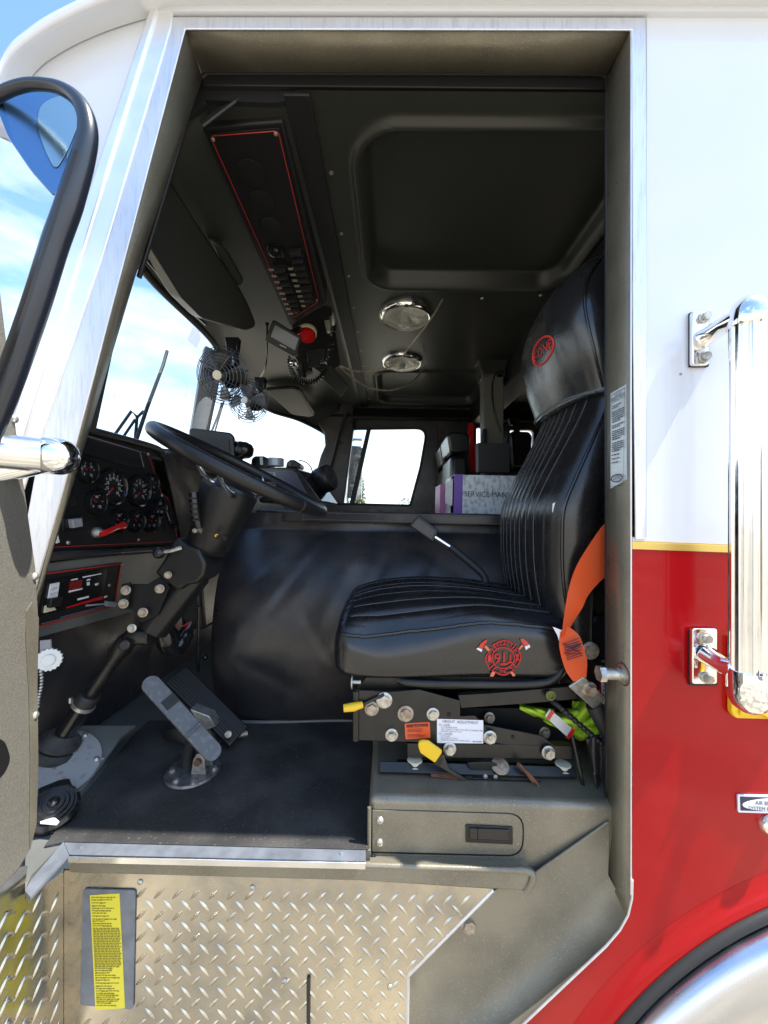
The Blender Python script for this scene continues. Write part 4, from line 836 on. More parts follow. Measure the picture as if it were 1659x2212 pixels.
# wipers outside the glass
def wiper(name, pts_, lab=None):
    w = MB(); w.tube(pts_[0], .007, 6); wo = w.build(name, rubber, T)
    w = MB()
    for q in pts_[1:]: w.tube(q, .0055, 6)
    w.build('wiper_arm', plast, wo)
wd = 1.42
wiper('wiper_blade', [[P(361, 758, 1.75), P(352, 790, 1.72), P(318, 880, 1.5), P(294, 952, 1.42)], [P(296, 900, 1.47), P(284, 888, 1.47), P(240, 950, 1.42)], [P(292, 906, 1.47), P(262, 950, 1.44)], [P(310, 888, 1.5), P(296, 902, 1.48), P(292, 950, 1.43)]])
wiper('wiper_blade', [[P(480, 870, 2.6), P(470, 900, 2.58), P(452, 945, 2.5)], [P(484, 866, 2.6), P(462, 940, 2.52)]])
b = MB(); b.plate(planeY(1.96), [(404, 735), (416, 706), (430, 714), (434, 732), (424, 752), (416, 745)], .0006, 0); b.build('inspection_sticker', label, T)

# ------------------------------------------------------------------ overhead switch console
ca, cb_ = P(452, 292, .968), P(601, 281, .952)
OP = Pl(ca, cb_, P(628, 692, 1.765))
OP.u = (cb_-ca).normalized()
body = [(430, 268), (616, 258), (704, 652), (740, 690), (722, 752), (600, 748), (566, 720), (622, 700)]
b = MB(); b.plate(OP, [(436, 276), (610, 262), (705, 655), (626, 706)], .10, -.10); b.build('console_housing', headd, T, bevel=.004)
b = MB(); b.plate(OP, rnd([(449, 289), (604, 277), (694, 655), (630, 694)], 8), .003, .002); oc = b.build('overhead_switch_panel', plastm, T, bevel=.001)
b = MB(); rl = rnd([(454, 294), (601, 283), (689, 651), (632, 688)], 10); b.tube([OP(x, y, .0055) for x, y in rl], .0012, 6, closed=True); b.build('red_border', redline, oc)
ou = (OP(630, 690)-OP(452, 292)).normalized(); ov = (OP(601, 283)-OP(454, 294)).normalized()
def oq(s, t): # s along 0..1 near->far, t across 0..1 (front edge -> rear edge)
    a = OP(452, 292).lerp(OP(630, 692), s); c = OP(603, 280).lerp(OP(691, 653), s); return a.lerp(c, t)
for s, rr in ((.13, .038), (.25, .038), (.37, .036), (.50, .034)):
    b = MB(); t_ = .42 if s < .5 else .34
    b.lathe(oq(s, t_)+OP.n*.005, OP.n, [(rr, 0), (rr, .002), (rr*.95, .003), (rr*.9, .0025), (0, .0025)] if s < .5 else [(rr, 0), (rr, .004), (rr*.8, .007), (rr*.45, .006), (rr*.3, .012), (0, .012)], 32)
    b.build('blank_plug' if s < .5 else 'alarm_buzzer', plastg if s > .45 else plastm, oc)
each('console_screw', zincdull, oc, [('screw', OP(x, y, .005), OP.n, .0055) for x, y in ((460, 301), (596, 289), (640, 675), (683, 648))])
def rocker(s, t):
    c = oq(s, t)+OP.n*.005; R = Matrix((ou, ov, OP.n)).transposed()
    k = MB(); k.box(c+OP.n*.004, (.030, .052, .008), R); rk = k.build('rocker_switch', plastm, T, bevel=.002)
    k = MB(); a = .30; R2_ = R @ Matrix.Rotation(a, 3, 'Y'); k.box(c+OP.n*.012, (.023, .042, .016), R2_); k.build('rocker_cap', plastm, rk, bevel=.003)
for i in range(5): rocker(.545+.047*i, .76)
for i in range(3): rocker(.80+.043*i+.01, .76)
for i in range(4): rocker(.60+.05*i, .30)
for i in range(3): rocker(.825+.045*i, .30)
b = MB()
for i in range(9):
    for t_ in (.08, .53):
        if random.random() < .9:
            c = oq(.585+.043*i, t_)+OP.n*.0056
            for k in range(2): b.add([c+ou*(.004+.007*k)+ov*d1+ou*d2 for d1, d2 in ((-.012, -.002), (.012-random.random()*.008, -.002), (.012-random.random()*.008, .002), (-.012, .002))], [(0, 1, 2, 3)])
b.build('switch_legend', cream, oc)
# lower base with red lamp
OB = Pl(P(640, 700, 1.86), P(720, 690, 1.86), P(650, 770, 2.05))
b = MB(); b.plate(OB, [(628, 698), (704, 655), (716, 668), (736, 790), (700, 812), (640, 770)], .05, -.05); b.build('console_lower_base', headd, T, bevel=.006)
b = MB(); b.plate(OB, [(716, 790), (752, 835), (738, 858), (690, 812)], .012, -.01); b.build('console_side_flap', headl, T, bevel=.002)
rl_ = thing('red_warning_lamp', P(664, 722, 1.9), 'round red warning lamp on a cream base beside the small screen', 'lamp')
lc = OB(664, 716); ln = (V((.05, -.42, -.9))).normalized()
b = MB(); b.lathe(lc, ln, [(.047, 0), (.047, .016), (.042, .02), (0, .02)], 30); b.build('lamp_base', cream, rl_)
b = MB(); b.lathe(lc+ln*.0175, ln, [(.042, 0), (.042, .014), (.038, .022), (.02, .027), (0, .028)], 30); b.build('red_lens', redpl, rl_)
# screen (sat nav) under the header
gp = thing('navigation_screen', P(605, 730, 1.7), 'small black navigation screen hanging under the front header beside the red lamp', 'screen')
GPl = Pl(P(576, 735, 1.70), P(645, 765, 1.70), P(598, 692, 1.66))
b = MB(); b.plate(GPl, rnd([(589, 690), (650, 728), (641, 766), (634, 770), (572, 736), (574, 728)], 5), .016, -.016); gb = b.build('screen_case', plast, gp, bevel=.003)
b = MB(); b.plate(GPl, [(594, 702), (645, 731), (637, 757), (585, 727)], .001, .0005); b.build('display_glass', screeng, gb)
b = MB(); b.text('GARMIN', GPl(604, 746, .001), GPl(620, 754)-GPl(604, 746), GPl.v, .006); b.build('lettering', label, gb)
b = MB(); b.tube(cat([P(577, 700, 1.72), P(577, 740, 1.74), P(574, 790, 1.9), P(560, 820, 2.1), P(548, 845, 2.3), P(545, 850, 2.36)], 6), .004, 6); b.lathe(P(577, 700, 1.72), V((0, 0, -1)), [(.008, -.005), (.008, .006), (0, .007)], 8); b.build('power_cable', plastg, gp)
b = MB(); b.tube([P(618, 725, 1.72), P(640, 715, 1.80), P(648, 712, 1.86)], .014, 8); b.build('screen_mount', plast, gp)
# radio microphone with coiled cord
mc = thing('radio_microphone', P(690, 770, 1.95), 'black radio microphone clipped overhead with a coiled black cord looping below', 'microphone')
b = MB(); b.prism([P(660, 758, 1.93), P(690, 748, 1.93), P(708, 752, 1.93), P(700, 782, 1.93), P(664, 786, 1.93)], V((0, .05, .01))); b.build('microphone_body', plast, mc, bevel=.01, seg=3)
b = MB(); b.prism([P(665, 778, 1.915), P(690, 776, 1.915), P(690, 790, 1.915), P(665, 792, 1.915)], V((0, .02, 0))); b.build('microphone_foot', plastm, mc, bevel=.003)
b = MB(); pth = cat([P(626, 770, 1.9), P(628, 796, 1.9), P(640, 815, 1.9), P(660, 826, 1.9), P(684, 820, 1.9), P(702, 800, 1.9), P(712, 765, 1.88), P(720, 720, 1.86), P(722, 700, 1.86)], 22)
hel = []
for i, p in enumerate(pth):
    t = (pth[min(i+1, len(pth)-1)]-pth[max(0, i-1)]).normalized(); fu, fv, _ = frame(t)
    rr = .0105 if i > 5 else .005
    a = i*1.26; hel.append(p+(fu*math.cos(a)+fv*math.sin(a))*rr)
b.tube(hel, .0042, 5); b.build('coiled_cord', plastg, mc)
b = MB(); b.tube([P(720, 705, 1.86), P(719, 690, 1.855), P(714, 668, 1.85)], [.014, .016, .013], 8); b.prism([P(700, 692, 1.85), P(712, 690, 1.85), P(714, 716, 1.85), P(706, 718, 1.85)], V((0, .02, 0))); b.build('microphone_clip', zinc, mc, bevel=.002)
mpx = thing('map_light', P(640, 790, 1.95), 'small chrome map light on a black bracket behind the coiled cord', 'lamp')
b = MB(); b.prism([P(636, 768, 1.96), P(668, 774, 1.96), P(672, 800, 1.96), P(656, 806, 1.96)], V((0, .05, 0))); b.build('light_bracket', plast, mpx, bevel=.004)
b = MB(); b.tube([P(646, 785, 1.95), P(650, 805, 1.95)], [.018, .022], 14); b.lathe(P(634, 784, 1.93), V((-.2, -1, -.3)), [(.02, 0), (.018, .006), (.01, .009), (0, .01)], 18); b.build('light_head', chrome, mpx)
b = MB(); b.tube([P(650, 803, 1.95), P(652, 818, 1.95)], .024, 12); b.build('light_socket', plast, mpx)
# ------------------------------------------------------------------ dome lights and wires on the ceiling
for nm_, cx, cy, rad in (('dome', 876, 678, .132), ('dome', 868, 778, .134)):
    c = PZ(cx, cy+2, CZ); c.z = ceil_h(c.x, c.y)+.004
    b = MB(); b.lathe(c, V((0, 0, -1)), [(rad, 0), (rad*1.0, .010), (rad*.97, .020), (rad*.90, .027), (rad*.86, .026), (rad*.84, .018), (rad*.84, .004), (0, .004)], 40); dl = b.build('dome_light', chrome, T)
    b = MB(); b.lathe(c-V((0, 0, .006)), V((0, 0, -1)), [(rad*.83, 0), (rad*.4, .004), (0, .004)], 36); b.build('reflector', refl, dl)
    pr = [(rad*.855, .012), (rad*.85, .028)]
    for i in range(9): rr = rad*(.80-.075*i); pr += [(rr, .034+.0025*i), (rr-.004, .032+.0027*i)]
    pr += [(.014, .060), (.010, .058), (0, .058)]
    b = MB(); b.lathe(c, V((0, 0, -1)), pr, 40); b.build('ribbed_lens', lens, dl)
    b = MB(); b.lathe(c-V((0, 0, .006)), V((0, 0, -1)), [(.02, 0), (.02, .03), (.012, .04), (0, .042)], 14); b.build('bulb', whitepl, dl)
    b = MB(); b.box(c+V((0, -rad*.93, -.026)), (.016, .012, .008)); b.build('switch_toggle', plastg, dl, bevel=.002)
cw = MB(); cw.tube(cat([P(734, 790, 1.9), P(765, 801, 1.95), P(800, 801, 2.0), P(850, 790, 1.95), P(884, 750, 1.75), P(930, 690, 1.72), P(954, 650, 1.74), P(957, 641, 1.745)], 8), .0042, 6)
cw.build('ceiling_wire', zincdull, T)
cw = MB(); cw.tube(cat([P(734, 792, 1.9), P(760, 815, 2.0), P(800, 838, 2.1), P(850, 842, 2.2), P(890, 825, 2.3), P(912, 800, 2.42), P(917, 790, 2.44)], 8), .0045, 6)
cw.build('ceiling_wire', zincdull, T)
# ------------------------------------------------------------------ sun visors
def visor(pa_, pb_, pc_, px, th, crease, arm):
    pl = Pl(pa_, pb_, pc_); k = MB(); k.plate(pl, rnd(px, 8), th, -th*.5); v = k.build('sun_visor', headl, T, bevel=th*.42, seg=4)
    k = MB(); k.tube(cat([pl(x, y, th*.5) for x, y in crease], 5), .003, 6); k.build('visor_piping', headd, v)
    k = MB()
    for q in arm: k.tube([pl(x, y, -.02) for x, y in q], .006, 8)
    k.build('visor_rod', plastg, v)
visor(P(352, 385, 1.03), P(553, 700, 1.74), P(316, 545, 1.06), [(330, 355), (366, 402), (430, 490), (520, 628), (553, 694), (551, 708), (530, 716), (440, 690), (395, 645), (305, 500), (290, 430)], .05, [(345, 360), (430, 492), (520, 630), (548, 690)], [[(318, 560), (400, 660), (445, 700)]])
visor(P(590, 838, 2.75), P(645, 838, 2.8), P(682, 893, 3.2), [(572, 842), (640, 838), (652, 846), (681, 890), (680, 898), (668, 902), (630, 896), (604, 872)], .024, [(586, 842), (640, 843), (676, 895)], [[(590, 855), (630, 890)]])
b = MB(); b.prism([P(453, 520, 1.30), P(478, 530, 1.33), P(500, 555, 1.38), P(530, 608, 1.48), P(520, 625, 1.48), P(490, 590, 1.42)], V((-.02, 0, .03))); b.build('visor_recess_pad', headl, T, bevel=.012, seg=3)
b = MB(); b.plate(Pl(P(430, 265, .93), P(530, 195, .93), P(470, 200, 1.0)), [(430, 262), (526, 192), (534, 196), (436, 270)], .006, 0); b.build('corner_trim_edge', headl, T, bevel=.002)
# ------------------------------------------------------------------ cab fans
def fan(name, c, axis, R_, base, lab, bladecol):
    t = thing(name, c, lab, 'fan', 'cab fans under the windshield header'); axis = axis.normalized(); u, v, _ = frame(axis)
    k = MB(); k.lathe(c-axis*R_*.95, axis, [(R_*.32, 0), (R_*.42, R_*.08), (R_*.43, R_*.5), (R_*.36, R_*.62), (R_*.16, R_*.7), (R_*.1, R_*.9), (0, R_*.9)], 24); k.build('motor', plastg, t)
    k = MB()
    for i in range(4):
        rows = []
        for j in range(7):
            rr = R_*(.14+.72*j/6); wd_ = .46*(1-.25*abs(j/6-.6)); a0 = i*math.pi/2
            rows.append([c+(u*math.cos(a0+q*wd_)+v*math.sin(a0+q*wd_))*rr+axis*(R_*.22*q) for q in (-1, -.5, 0, .5, 1)])
        k.grid(rows)
    k.lathe(c-axis*R_*.1, axis, [(R_*.16, 0), (R_*.16, R_*.22), (0, R_*.24)], 16)
    k.build('blades', bladecol, t, ang=180, solid=.0015)
    k = MB(); nr = 7
    for i in range(1, nr+1):
        rr = R_*(.22+.78*i/nr); h = R_*.42*(1-(i/nr)**2.2)
        k.tube([c+axis*(h)+(u*math.cos(2*math.pi*q/40)+v*math.sin(2*math.pi*q/40))*rr for q in range(40)], .0016, 4, closed=True)
        if i > 3: k.tube([c-axis*(h*1.0)+(u*math.cos(2*math.pi*q/40)+v*math.sin(2*math.pi*q/40))*rr for q in range(40)], .0016, 4, closed=True)
    for i in range(8):
        a = i*math.pi/4+.2; dr_ = u*math.cos(a)+v*math.sin(a)
        k.tube([c+axis*R_*.42*(1-(q/8)**2.2)+dr_*R_*(.2+.8*q/8) for q in range(9)]+[c-axis*R_*.42*(1-(q/8)**2.2)+dr_*R_*(.2+.8*q/8) for q in range(8, 2, -1)], .0018, 4)
    k.build('wire_guard', wireg, t)
    k = MB(); k.lathe(c+axis*R_*.43, axis, [(R_*.17, 0), (R_*.16, R_*.04), (0, R_*.05)], 24); k.build('badge', cream if R_ > .103 else label, t)
    k = MB(); k.tube([c-axis*R_*.7, c-axis*R_*.75+(base-c)*.4, base], [.010, .014, .018], 10); k.prism([base+V((-.03, -.02, .012)), base+V((.03, -.02, .012)), base+V((.024, -.02, -.05)), base+V((-.02, -.02, -.05))], V((0, .035, 0))); k.build('bracket', plastg, t, bevel=.003)
wireg = mat('fan_wire', (.10, .11, .13), .35, .6)
fan('cab_fan', P(482, 812, 1.50), V((-.06, -.95, -.28)), .107, P(504, 738, 1.66), 'larger black wire guard fan with a cream badge nearest the driver, below the sun visor', mat('fan_blade_dark', (.05, .045, .04), .4))
fan('cab_fan', P(537, 866, 1.82), V((-.10, -.95, -.18)), .100, P(563, 822, 1.98), 'second wire guard fan beyond the first, hanging against the bright windshield', mat('fan_blade_grey', (.22, .24, .28), .4))

# ================================================================== DRIVER SEAT
ST = thing('driver_seat', P(985, 1640, 1.2), 'black pleated leather driver seat with red stitched emblems on a bolted black height adjuster', 'seat')
def interp(tab, x):
    if x <= tab[0][0]: return tab[0][1]
    for k in range(len(tab)-1):
        (a, fa), (b_, fb_) = tab[k], tab[k+1]
        if x <= b_:
            def sl_(m):
                if m <= 0 or m >= len(tab)-1: return None
                return (tab[m+1][1]-tab[m-1][1])/(tab[m+1][0]-tab[m-1][0])
            h = b_-a; d = (fb_-fa)/h; m0 = sl_(k); m1 = sl_(k+1); m0 = d if m0 is None else m0; m1 = d if m1 is None else m1; t = (x-a)/h
            return fa*(2*t**3-3*t*t+1)+m0*h*(t**3-2*t*t+t)+fb_*(3*t*t-2*t**3)+m1*h*(t**3-t*t)
    return tab[-1][1]
YC = .395
Fz = [(-.34, .42), (-.25, .40), (-.15, .382), (-.05, .376), (.03, .380), (.11, .412), (.2, .455), (.28, .492), (.335, .512)]
Hz = [(.325, .490), (.36, .478), (.42, .458), (.50, .438), (.56, .434), (.62, .448), (.68, .480), (.73, .522), (.77, .575), (.785, .625)]
def halfw(z): return interp([(-.34, .225), (-.1, .238), (.05, .240), (.2, .225), (.33, .212), (.45, .222), (.56, .210), (.66, .170), (.73, .135), (.785, .06)], z)
def section(z, Ft, depth, flute, n=440, e=3.2, bol=.022):
    X0 = interp(Ft, z); w = halfw(z); pts_ = []
    nf = 300; nb_ = 40
    for i in range(nf+1):
        q = math.sin(math.pi/2*(-1+2*i/nf)); x = X0+depth/2-depth/2*max(0, 1-abs(q)**e)**(1/e)+bol*abs(q)**3
        if flute and abs(q) < .80: x += flute*(1-abs(math.sin(math.pi*q*w/.0385))**.28)*.0075
        pts_.append(V((x, YC+q*w, z)))
    for i in range(1, nb_):
        q = math.sin(math.pi/2*(1-2*i/nb_)); pts_.append(V((X0+depth/2+depth/2*max(0, 1-abs(q)**e)**(1/e)+bol*abs(q)**3*.5, YC+q*w, z)))
    return pts_
def loft(name, Ft, zs, depth, flute, m_, e=3.2, bol=.022):
    k = MB(); secs = [section(z, Ft, depth(z), flute(z), e=e, bol=bol) for z in zs]
    k.grid(secs, 0, True)
    for sc_, rv in ((secs[0], 1), (secs[-1], 0)):
        cen = sum(sc_, V())/len(sc_); o = len(k.v); k.v += [cen]+sc_; n = len(sc_)
        for i in range(n): k.f.append((o, o+1+i, o+1+(i+1) % n)); k.m.append(0)
    return k.build(name, m_, ST, ang=70)
zs = [-.34+.68*i/60 for i in range(61)]
sb_ = loft('backrest', Fz, zs, lambda z: interp([(-.34, .12), (-.1, .17), (.1, .17), (.35, .13)], z), lambda z: 1.0, leather)
zh = [.328, .330, .334]+[.34+.445*i/46 for i in range(47)]
hr = loft('headrest_cover', [(z, x) for z, x in Hz], zh, lambda z: interp([(.328, .10), (.334, .12), (.45, .15), (.6, .17), (.72, .15), (.785, .07)], z), lambda z: 0, leatherw, e=2.9, bol=.025)
def front(y, z, Ft, depth, e=3.2, bol=.022):
    w = halfw(z); q = (y-YC)/w; q = max(-.98, min(.98, q)); s_ = abs(q)**(e/2); c = math.sqrt(max(0, 1-s_*s_)); xx = -(c**(2/e))*depth/2
    return interp(Ft, z)+depth/2+xx+bol*abs(q)**3
# pale seam threads between the pleats, seam under the headrest, piping along the near edge
b = MB()
for i in range(-4, 5):
    yy = YC+i*.0385
    if abs(yy-YC) > .18: continue
    b.tube([V((front(yy, z, Fz, .165)+.0012, yy, z)) for z in [-.30+.62*j/30 for j in range(31)]], .0010, 4)
b.build('pleat_stitching', stitch, sb_)
b = MB(); b.tube([V((front(YC-.195+.39*j/30, .331, Hz, .115, 2.9, .025)-.002, YC-.195+.39*j/30, .331+.008*math.sin(j/30*math.pi))) for j in range(31)], .0035, 6); b.build('headrest_hem', mat('pale_hem_thread', (.10, .13, .14), .5), hr)
def sidept(z, f, Ft, dep, e, bol):
    w = halfw(z); y = YC-w*f; return V((front(y, z, Ft, dep, e, bol), y, z))
b = MB(); b.tube([sidept(-.30+.62*j/40, .955, Fz, .165, 3.2, .022)+V((-.001, -.002, 0)) for j in range(41)], .0042, 8)
b.tube([sidept(.34+.42*j/40, .95, Hz, .155, 2.9, .025)+V((-.001, -.002, 0)) for j in range(41)], .004, 8); b.build('backrest_piping', leather, sb_)
b = MB(); b.plate(Pl(P(1195, 1078, .985), P(1212, 1072, .985), P(1195, 1110, .985)), [(1194, 1088), (1206, 1082), (1214, 1086), (1208, 1098), (1200, 1102), (1196, 1112), (1193, 1104)], .001, 0); b.build('torn_patch', label, sb_)
# oval logo on the headrest
lgz, lgy = .492, YC-.06
zu, zd = lgz+.05, lgz-.05
lp0 = V((front(lgy, lgz, Hz, .16, 2.9, .025), lgy, lgz)); lv = (V((front(lgy, zu, Hz, .16, 2.9, .025), lgy, zu))-V((front(lgy, zd, Hz, .16, 2.9, .025), lgy, zd))).normalized(); lu = V((0, -1, 0)); lnn = lu.cross(lv).normalized()
lnn = lnn if lnn.x < 0 else -lnn; lp0 += lnn*.003
b = MB(); b.tube([V((front(lgy+.062*math.cos(t*.1309), lgz+.034*math.sin(t*.1309), Hz, .16, 2.9, .025)-.001, lgy+.062*math.cos(t*.1309), lgz+.034*math.sin(t*.1309))) for t in range(48)], .0032, 6, closed=True)
b.build('oval_logo', redthread, hr)
b = MB(); b.text('E-ONE', V((0, lgy, lgz-.0115)), V((0, -1, 0)), V((0, 0, 1)), .024, align='CENTER', sx=1.12, shear=.2)
b.v = [V((front(p.y, p.z, Hz, .16, 2.9, .025)-.003, p.y, p.z)) for p in b.v]; b.build('logo_lettering', redthread, hr)
# cushion
CXa, CXb = -.135, .44; YN = .148; CYC = YN+.255; CZb = -.415
tedge = [(CXa, -.268), (-.09, -.295), (-.02, -.318), (.05, -.308), (.12, -.288), (.2, -.258), (.26, -.243), (.44, -.25)]
tcen = [(CXa, -.255), (-.06, -.222), (.02, -.205), (.12, -.198), (.25, -.205), (.44, -.23)]
secs = []
for i in range(70):
    t = i/69; x = CXa+(CXb-CXa)*t; 
    en = min(1, (t/.09))**.5 if t < .09 else 1.0
    en = math.sqrt(max(0, 1-(1-min(1, t/.10))**2)); en = .55+.45*en if t > 0 else .55
    eh = math.sqrt(max(0, 1-(1-min(1, t/.06))**2)); eh = .45+.55*eh
    hwid = .255*(.80+.20*en/1.0)*(1 if en > .99 else en**.25); te = interp(tedge, x); tz = interp(tcen, x); mid = (te+CZb)/2-.01
    sc_ = []
    e = 5.0
    for j in range(320):
        if j < 240: yy = math.sin(math.pi/2*(1-2*j/240)); zz = max(0, 1-abs(yy)**e)**(1/e)
        else: yy = math.sin(math.pi/2*(-1+2*(j-240)/80)); zz = -max(0, 1-abs(yy)**e)**(1/e)
        s_ = zz
        if zz >= 0:
            z = mid+zz*(te-mid); crown = (tz-te)*(1-abs(yy)**3.0) if s_ > .2 else 0
            crown *= sm(.2, .8, s_); z += crown
            if abs(yy) < .86 and s_ > .5: z -= .0075*(1-abs(math.sin(math.pi*yy*hwid/.0385))**.28)
        else: z = mid+zz*(mid-CZb)
        z = mid+(z-mid)*eh
        sc_.append(V((x, CYC+yy*hwid, z)))
    secs.append(sc_)
b = MB(); b.grid(secs, 0, True)
for sc_ in (secs[0], secs[-1]):
    cen = sum(sc_, V())/len(sc_); o = len(b.v); b.v += [cen]+sc_; n = len(sc_)
    for i in range(n): b.f.append((o, o+1+i, o+1+(i+1) % n)); b.m.append(0)
cu = b.build('seat_cushion', leather, ST, ang=70)
b = MB(); pip = []
for i in range(3, 67):
    sc_ = secs[i]; q = max(sc_, key=lambda p: p.z*1.0-abs(p.y-CYC-(-.248))*1.4 if p.y < CYC else -9); pip.append(q+V((0, -.003, .002)))
b.tube(pip, .0038, 8); b.build('cushion_piping', leather, cu)
b = MB()
for i in range(-5, 6):
    yy = CYC+i*.0385; ln_ = []
    for k in range(5, 68):
        sc_ = secs[k]; top_ = [p for p in sc_ if p.z > (interp(tedge, p.x)+CZb)/2]; q = min(top_, key=lambda p: abs(p.y-yy)); ln_.append(V((q.x, q.y, q.z+.001)))
    b.tube(ln_, .0011, 4)
b.build('pleat_stitching', stitch, cu)
# fire service emblem on the cushion side
EP = planeY(.8+YN-.0015); EC = (1086, 1419)
def E(x, y, off=0): return EP(1031+(x-300)*.0625*1.0-10+2, 1347.9+y*.1083*1.0, off) if False else EP(995.4+x*.1083, 1347.9+y*.1083, off)
b = MB(); tw = .0016
cen = (845, 675)
def line(pts_, closed=True, rr=tw): b.tube([E(x, y, .001) for x, y in pts_], rr, 5, closed=closed)
line([(cen[0]+222*math.cos(t*.157), cen[1]+210*math.sin(t*.157)) for t in range(40)])
line([(635, 415), (700, 385), (770, 345), (870, 328), (960, 345), (1020, 385), (1092, 405), (1040, 470), (1015, 500)], False); line([(635, 415), (690, 470), (725, 500)], False)
line([(620, 940), (660, 900), (700, 855)], False); line([(620, 940), (690, 955), (760, 1000), (850, 1020), (930, 1000), (990, 950), (1065, 925), (1010, 880), (975, 850)], False)
line([(665, 545), (600, 480), (560, 570), (505, 630), (485, 690), (510, 770), (550, 840), (572, 895), (610, 850), (655, 812)], False)
line([(1045, 540), (1130, 465), (1150, 530), (1190, 600), (1200, 670), (1170, 760), (1130, 820), (1112, 870), (1080, 830), (1035, 795)], False)
b.build('emblem_outline', redthread, cu)
b = MB(); ux, uz = V((1, 0, -.02)), V((0, 0, 1))
b.text('9', E(725, 782, .0008), ux, uz, .0255, align='CENTER', sx=.95); b.text('1', E(856, 800, .0008), ux, uz, .031, align='CENTER', sx=1.0); b.text('1', E(978, 770, .0008), ux, uz, .0225, align='CENTER', sx=1.0)
for x, y, w in ((856, 800, 60), (978, 770, 44)): b.prism([E(x-w, y+8, .0014), E(x+w, y+8, .0014), E(x+w, y-16, .0014), E(x-w, y-16, .0014)], V((0, .001, 0)))
for i, ch_ in enumerate('SEATS'): b.text(ch_, E(735+64*i, (462, 436, 426, 436, 455)[i], .0008), V((1, 0, (.2, .12, 0, -.12, -.25)[i])), V(((-.2, -.1, 0, .1, .25)[i], 0, 1)), .0088, align='CENTER', sx=.95)
for i, ch_ in enumerate('INC'): b.text(ch_, E(778+64*i, (966, 972, 962)[i], .0008), V((1, 0, (-.12, 0, .15)[i])), uz, .0085, align='CENTER')
b.prism([E(x, y, .001) for x, y in ((540, 750), (600, 750), (600, 720), (610, 690), (596, 660), (592, 630), (570, 600), (552, 630), (548, 660), (536, 690), (546, 720))], V((0, .001, 0)))
line([(1090, 590), (1150, 720)], False, .0011); line([(1150, 580), (1100, 740)], False, .0011); line([(1085, 610), (1155, 630)], False, .0009); line([(1098, 690), (1160, 700)], False, .0009)
b.build('emblem_lettering', redthread, cu, solid=.0012)
b = MB()
b.prism([E(x, y, .002) for x, y in ((532, 312), (480, 325), (400, 390), (345, 470), (430, 500), (470, 420), (510, 370))], V((0, .002, 0))); b.prism([E(x, y, .002) for x, y in ((1190, 290), (1250, 300), (1320, 350), (1372, 415), (1290, 455), (1240, 400), (1200, 340))], V((0, .002, 0)))
b.build('axe_heads', redpl, cu)
b = MB(); b.prism([E(x, y, .0026) for x, y in ((340, 475), (430, 510), (415, 560), (312, 500))], V((0, .002, 0))); b.prism([E(x, y, .0026) for x, y in ((1275, 455), (1368, 415), (1388, 455), (1300, 520))], V((0, .002, 0))); b.build('axe_blades', label, cu)
b = MB()
for q in ([(470, 460), (500, 420), (580, 510), (550, 550)], [(1155, 490), (1220, 410), (1250, 440), (1170, 520)], [(580, 1045), (630, 950), (690, 970), (650, 1050)], [(985, 960), (1025, 945), (1095, 1025), (1045, 1050)]): b.prism([E(x, y, .002) for x, y in q], V((0, .002, 0)))
b.build('axe_handles', pinkthread, cu)
# seat frame tube and height adjuster
b = MB(); b.tube(cat([P(860, 1468, .965), P(890, 1475, .955), P(1000, 1478, .95), P(1150, 1477, .95), P(1196, 1466, .952), P(1222, 1436, .958), P(1232, 1400, .98)], 6), .0095, 12); b.build('seat_pan_tube', steelk, ST)
SP = planeY(.95)
def seatplate(name, px, off, th=.005, m_=steelk): return slab_on(SP, px, th, off, name, m_, ST, .001)
b = MB(); b.prism([P(770, 1490, .97), P(1210, 1490, .97), P(1210, 1462, .97), P(790, 1462, .97)], V((0, .38, 0))); b.build('seat_pan', steelk, ST, bevel=.003)
seatplate('adjuster_side_plate', [(768, 1491), (845, 1495), (905, 1490), (994, 1514), (994, 1548), (1026, 1546), (1046, 1566), (1062, 1592), (1046, 1606), (985, 1606), (768, 1599)], .0)
b = MB(); b.tube([SP(769, 1492, .004), SP(769, 1598, .004)], .0085, 8); b.build('plate_flange', steelk, ST)
seatplate('upper_link', [(990, 1502), (1060, 1498), (1240, 1482), (1246, 1510), (1190, 1516), (996, 1530)], -.02, .02)
seatplate('lower_link', [(1046, 1566), (1170, 1590), (1200, 1612), (1190, 1622), (1060, 1604)], -.006)
seatplate('base_channel', [(880, 1606), (1060, 1608), (1236, 1612), (1236, 1640), (880, 1636)], -.022, .022)
seatplate('rear_cross_link', [(1080, 1568), (1204, 1572), (1204, 1594), (1150, 1590)], -.10, .01)
b = MB(); b.prism([P(900, 1530, 1.02), P(1220, 1530, 1.02), P(1220, 1640, 1.02), P(900, 1640, 1.02)], V((0, .3, 0))); b.build('adjuster_core', plastm, ST)
b = MB(); b.tube([P(820, 1658, .95), P(1240, 1670, .95)], .0165, 4); b.box(P(1030, 1662, .968), (.40, .03, .022)); b.build('slide_rail', steelk, ST, bevel=.002)
for x, y in ((896, 1641), (1216, 1650)):
    b = MB(); b.lathe(P(x, y+6, .955), V((0, 0, 1)), [(.018, -.006), (.013, -.004), (.013, .003), (.019, .006), (.017, .008), (0, .008)], 20); b.build('roller', cream, ST)
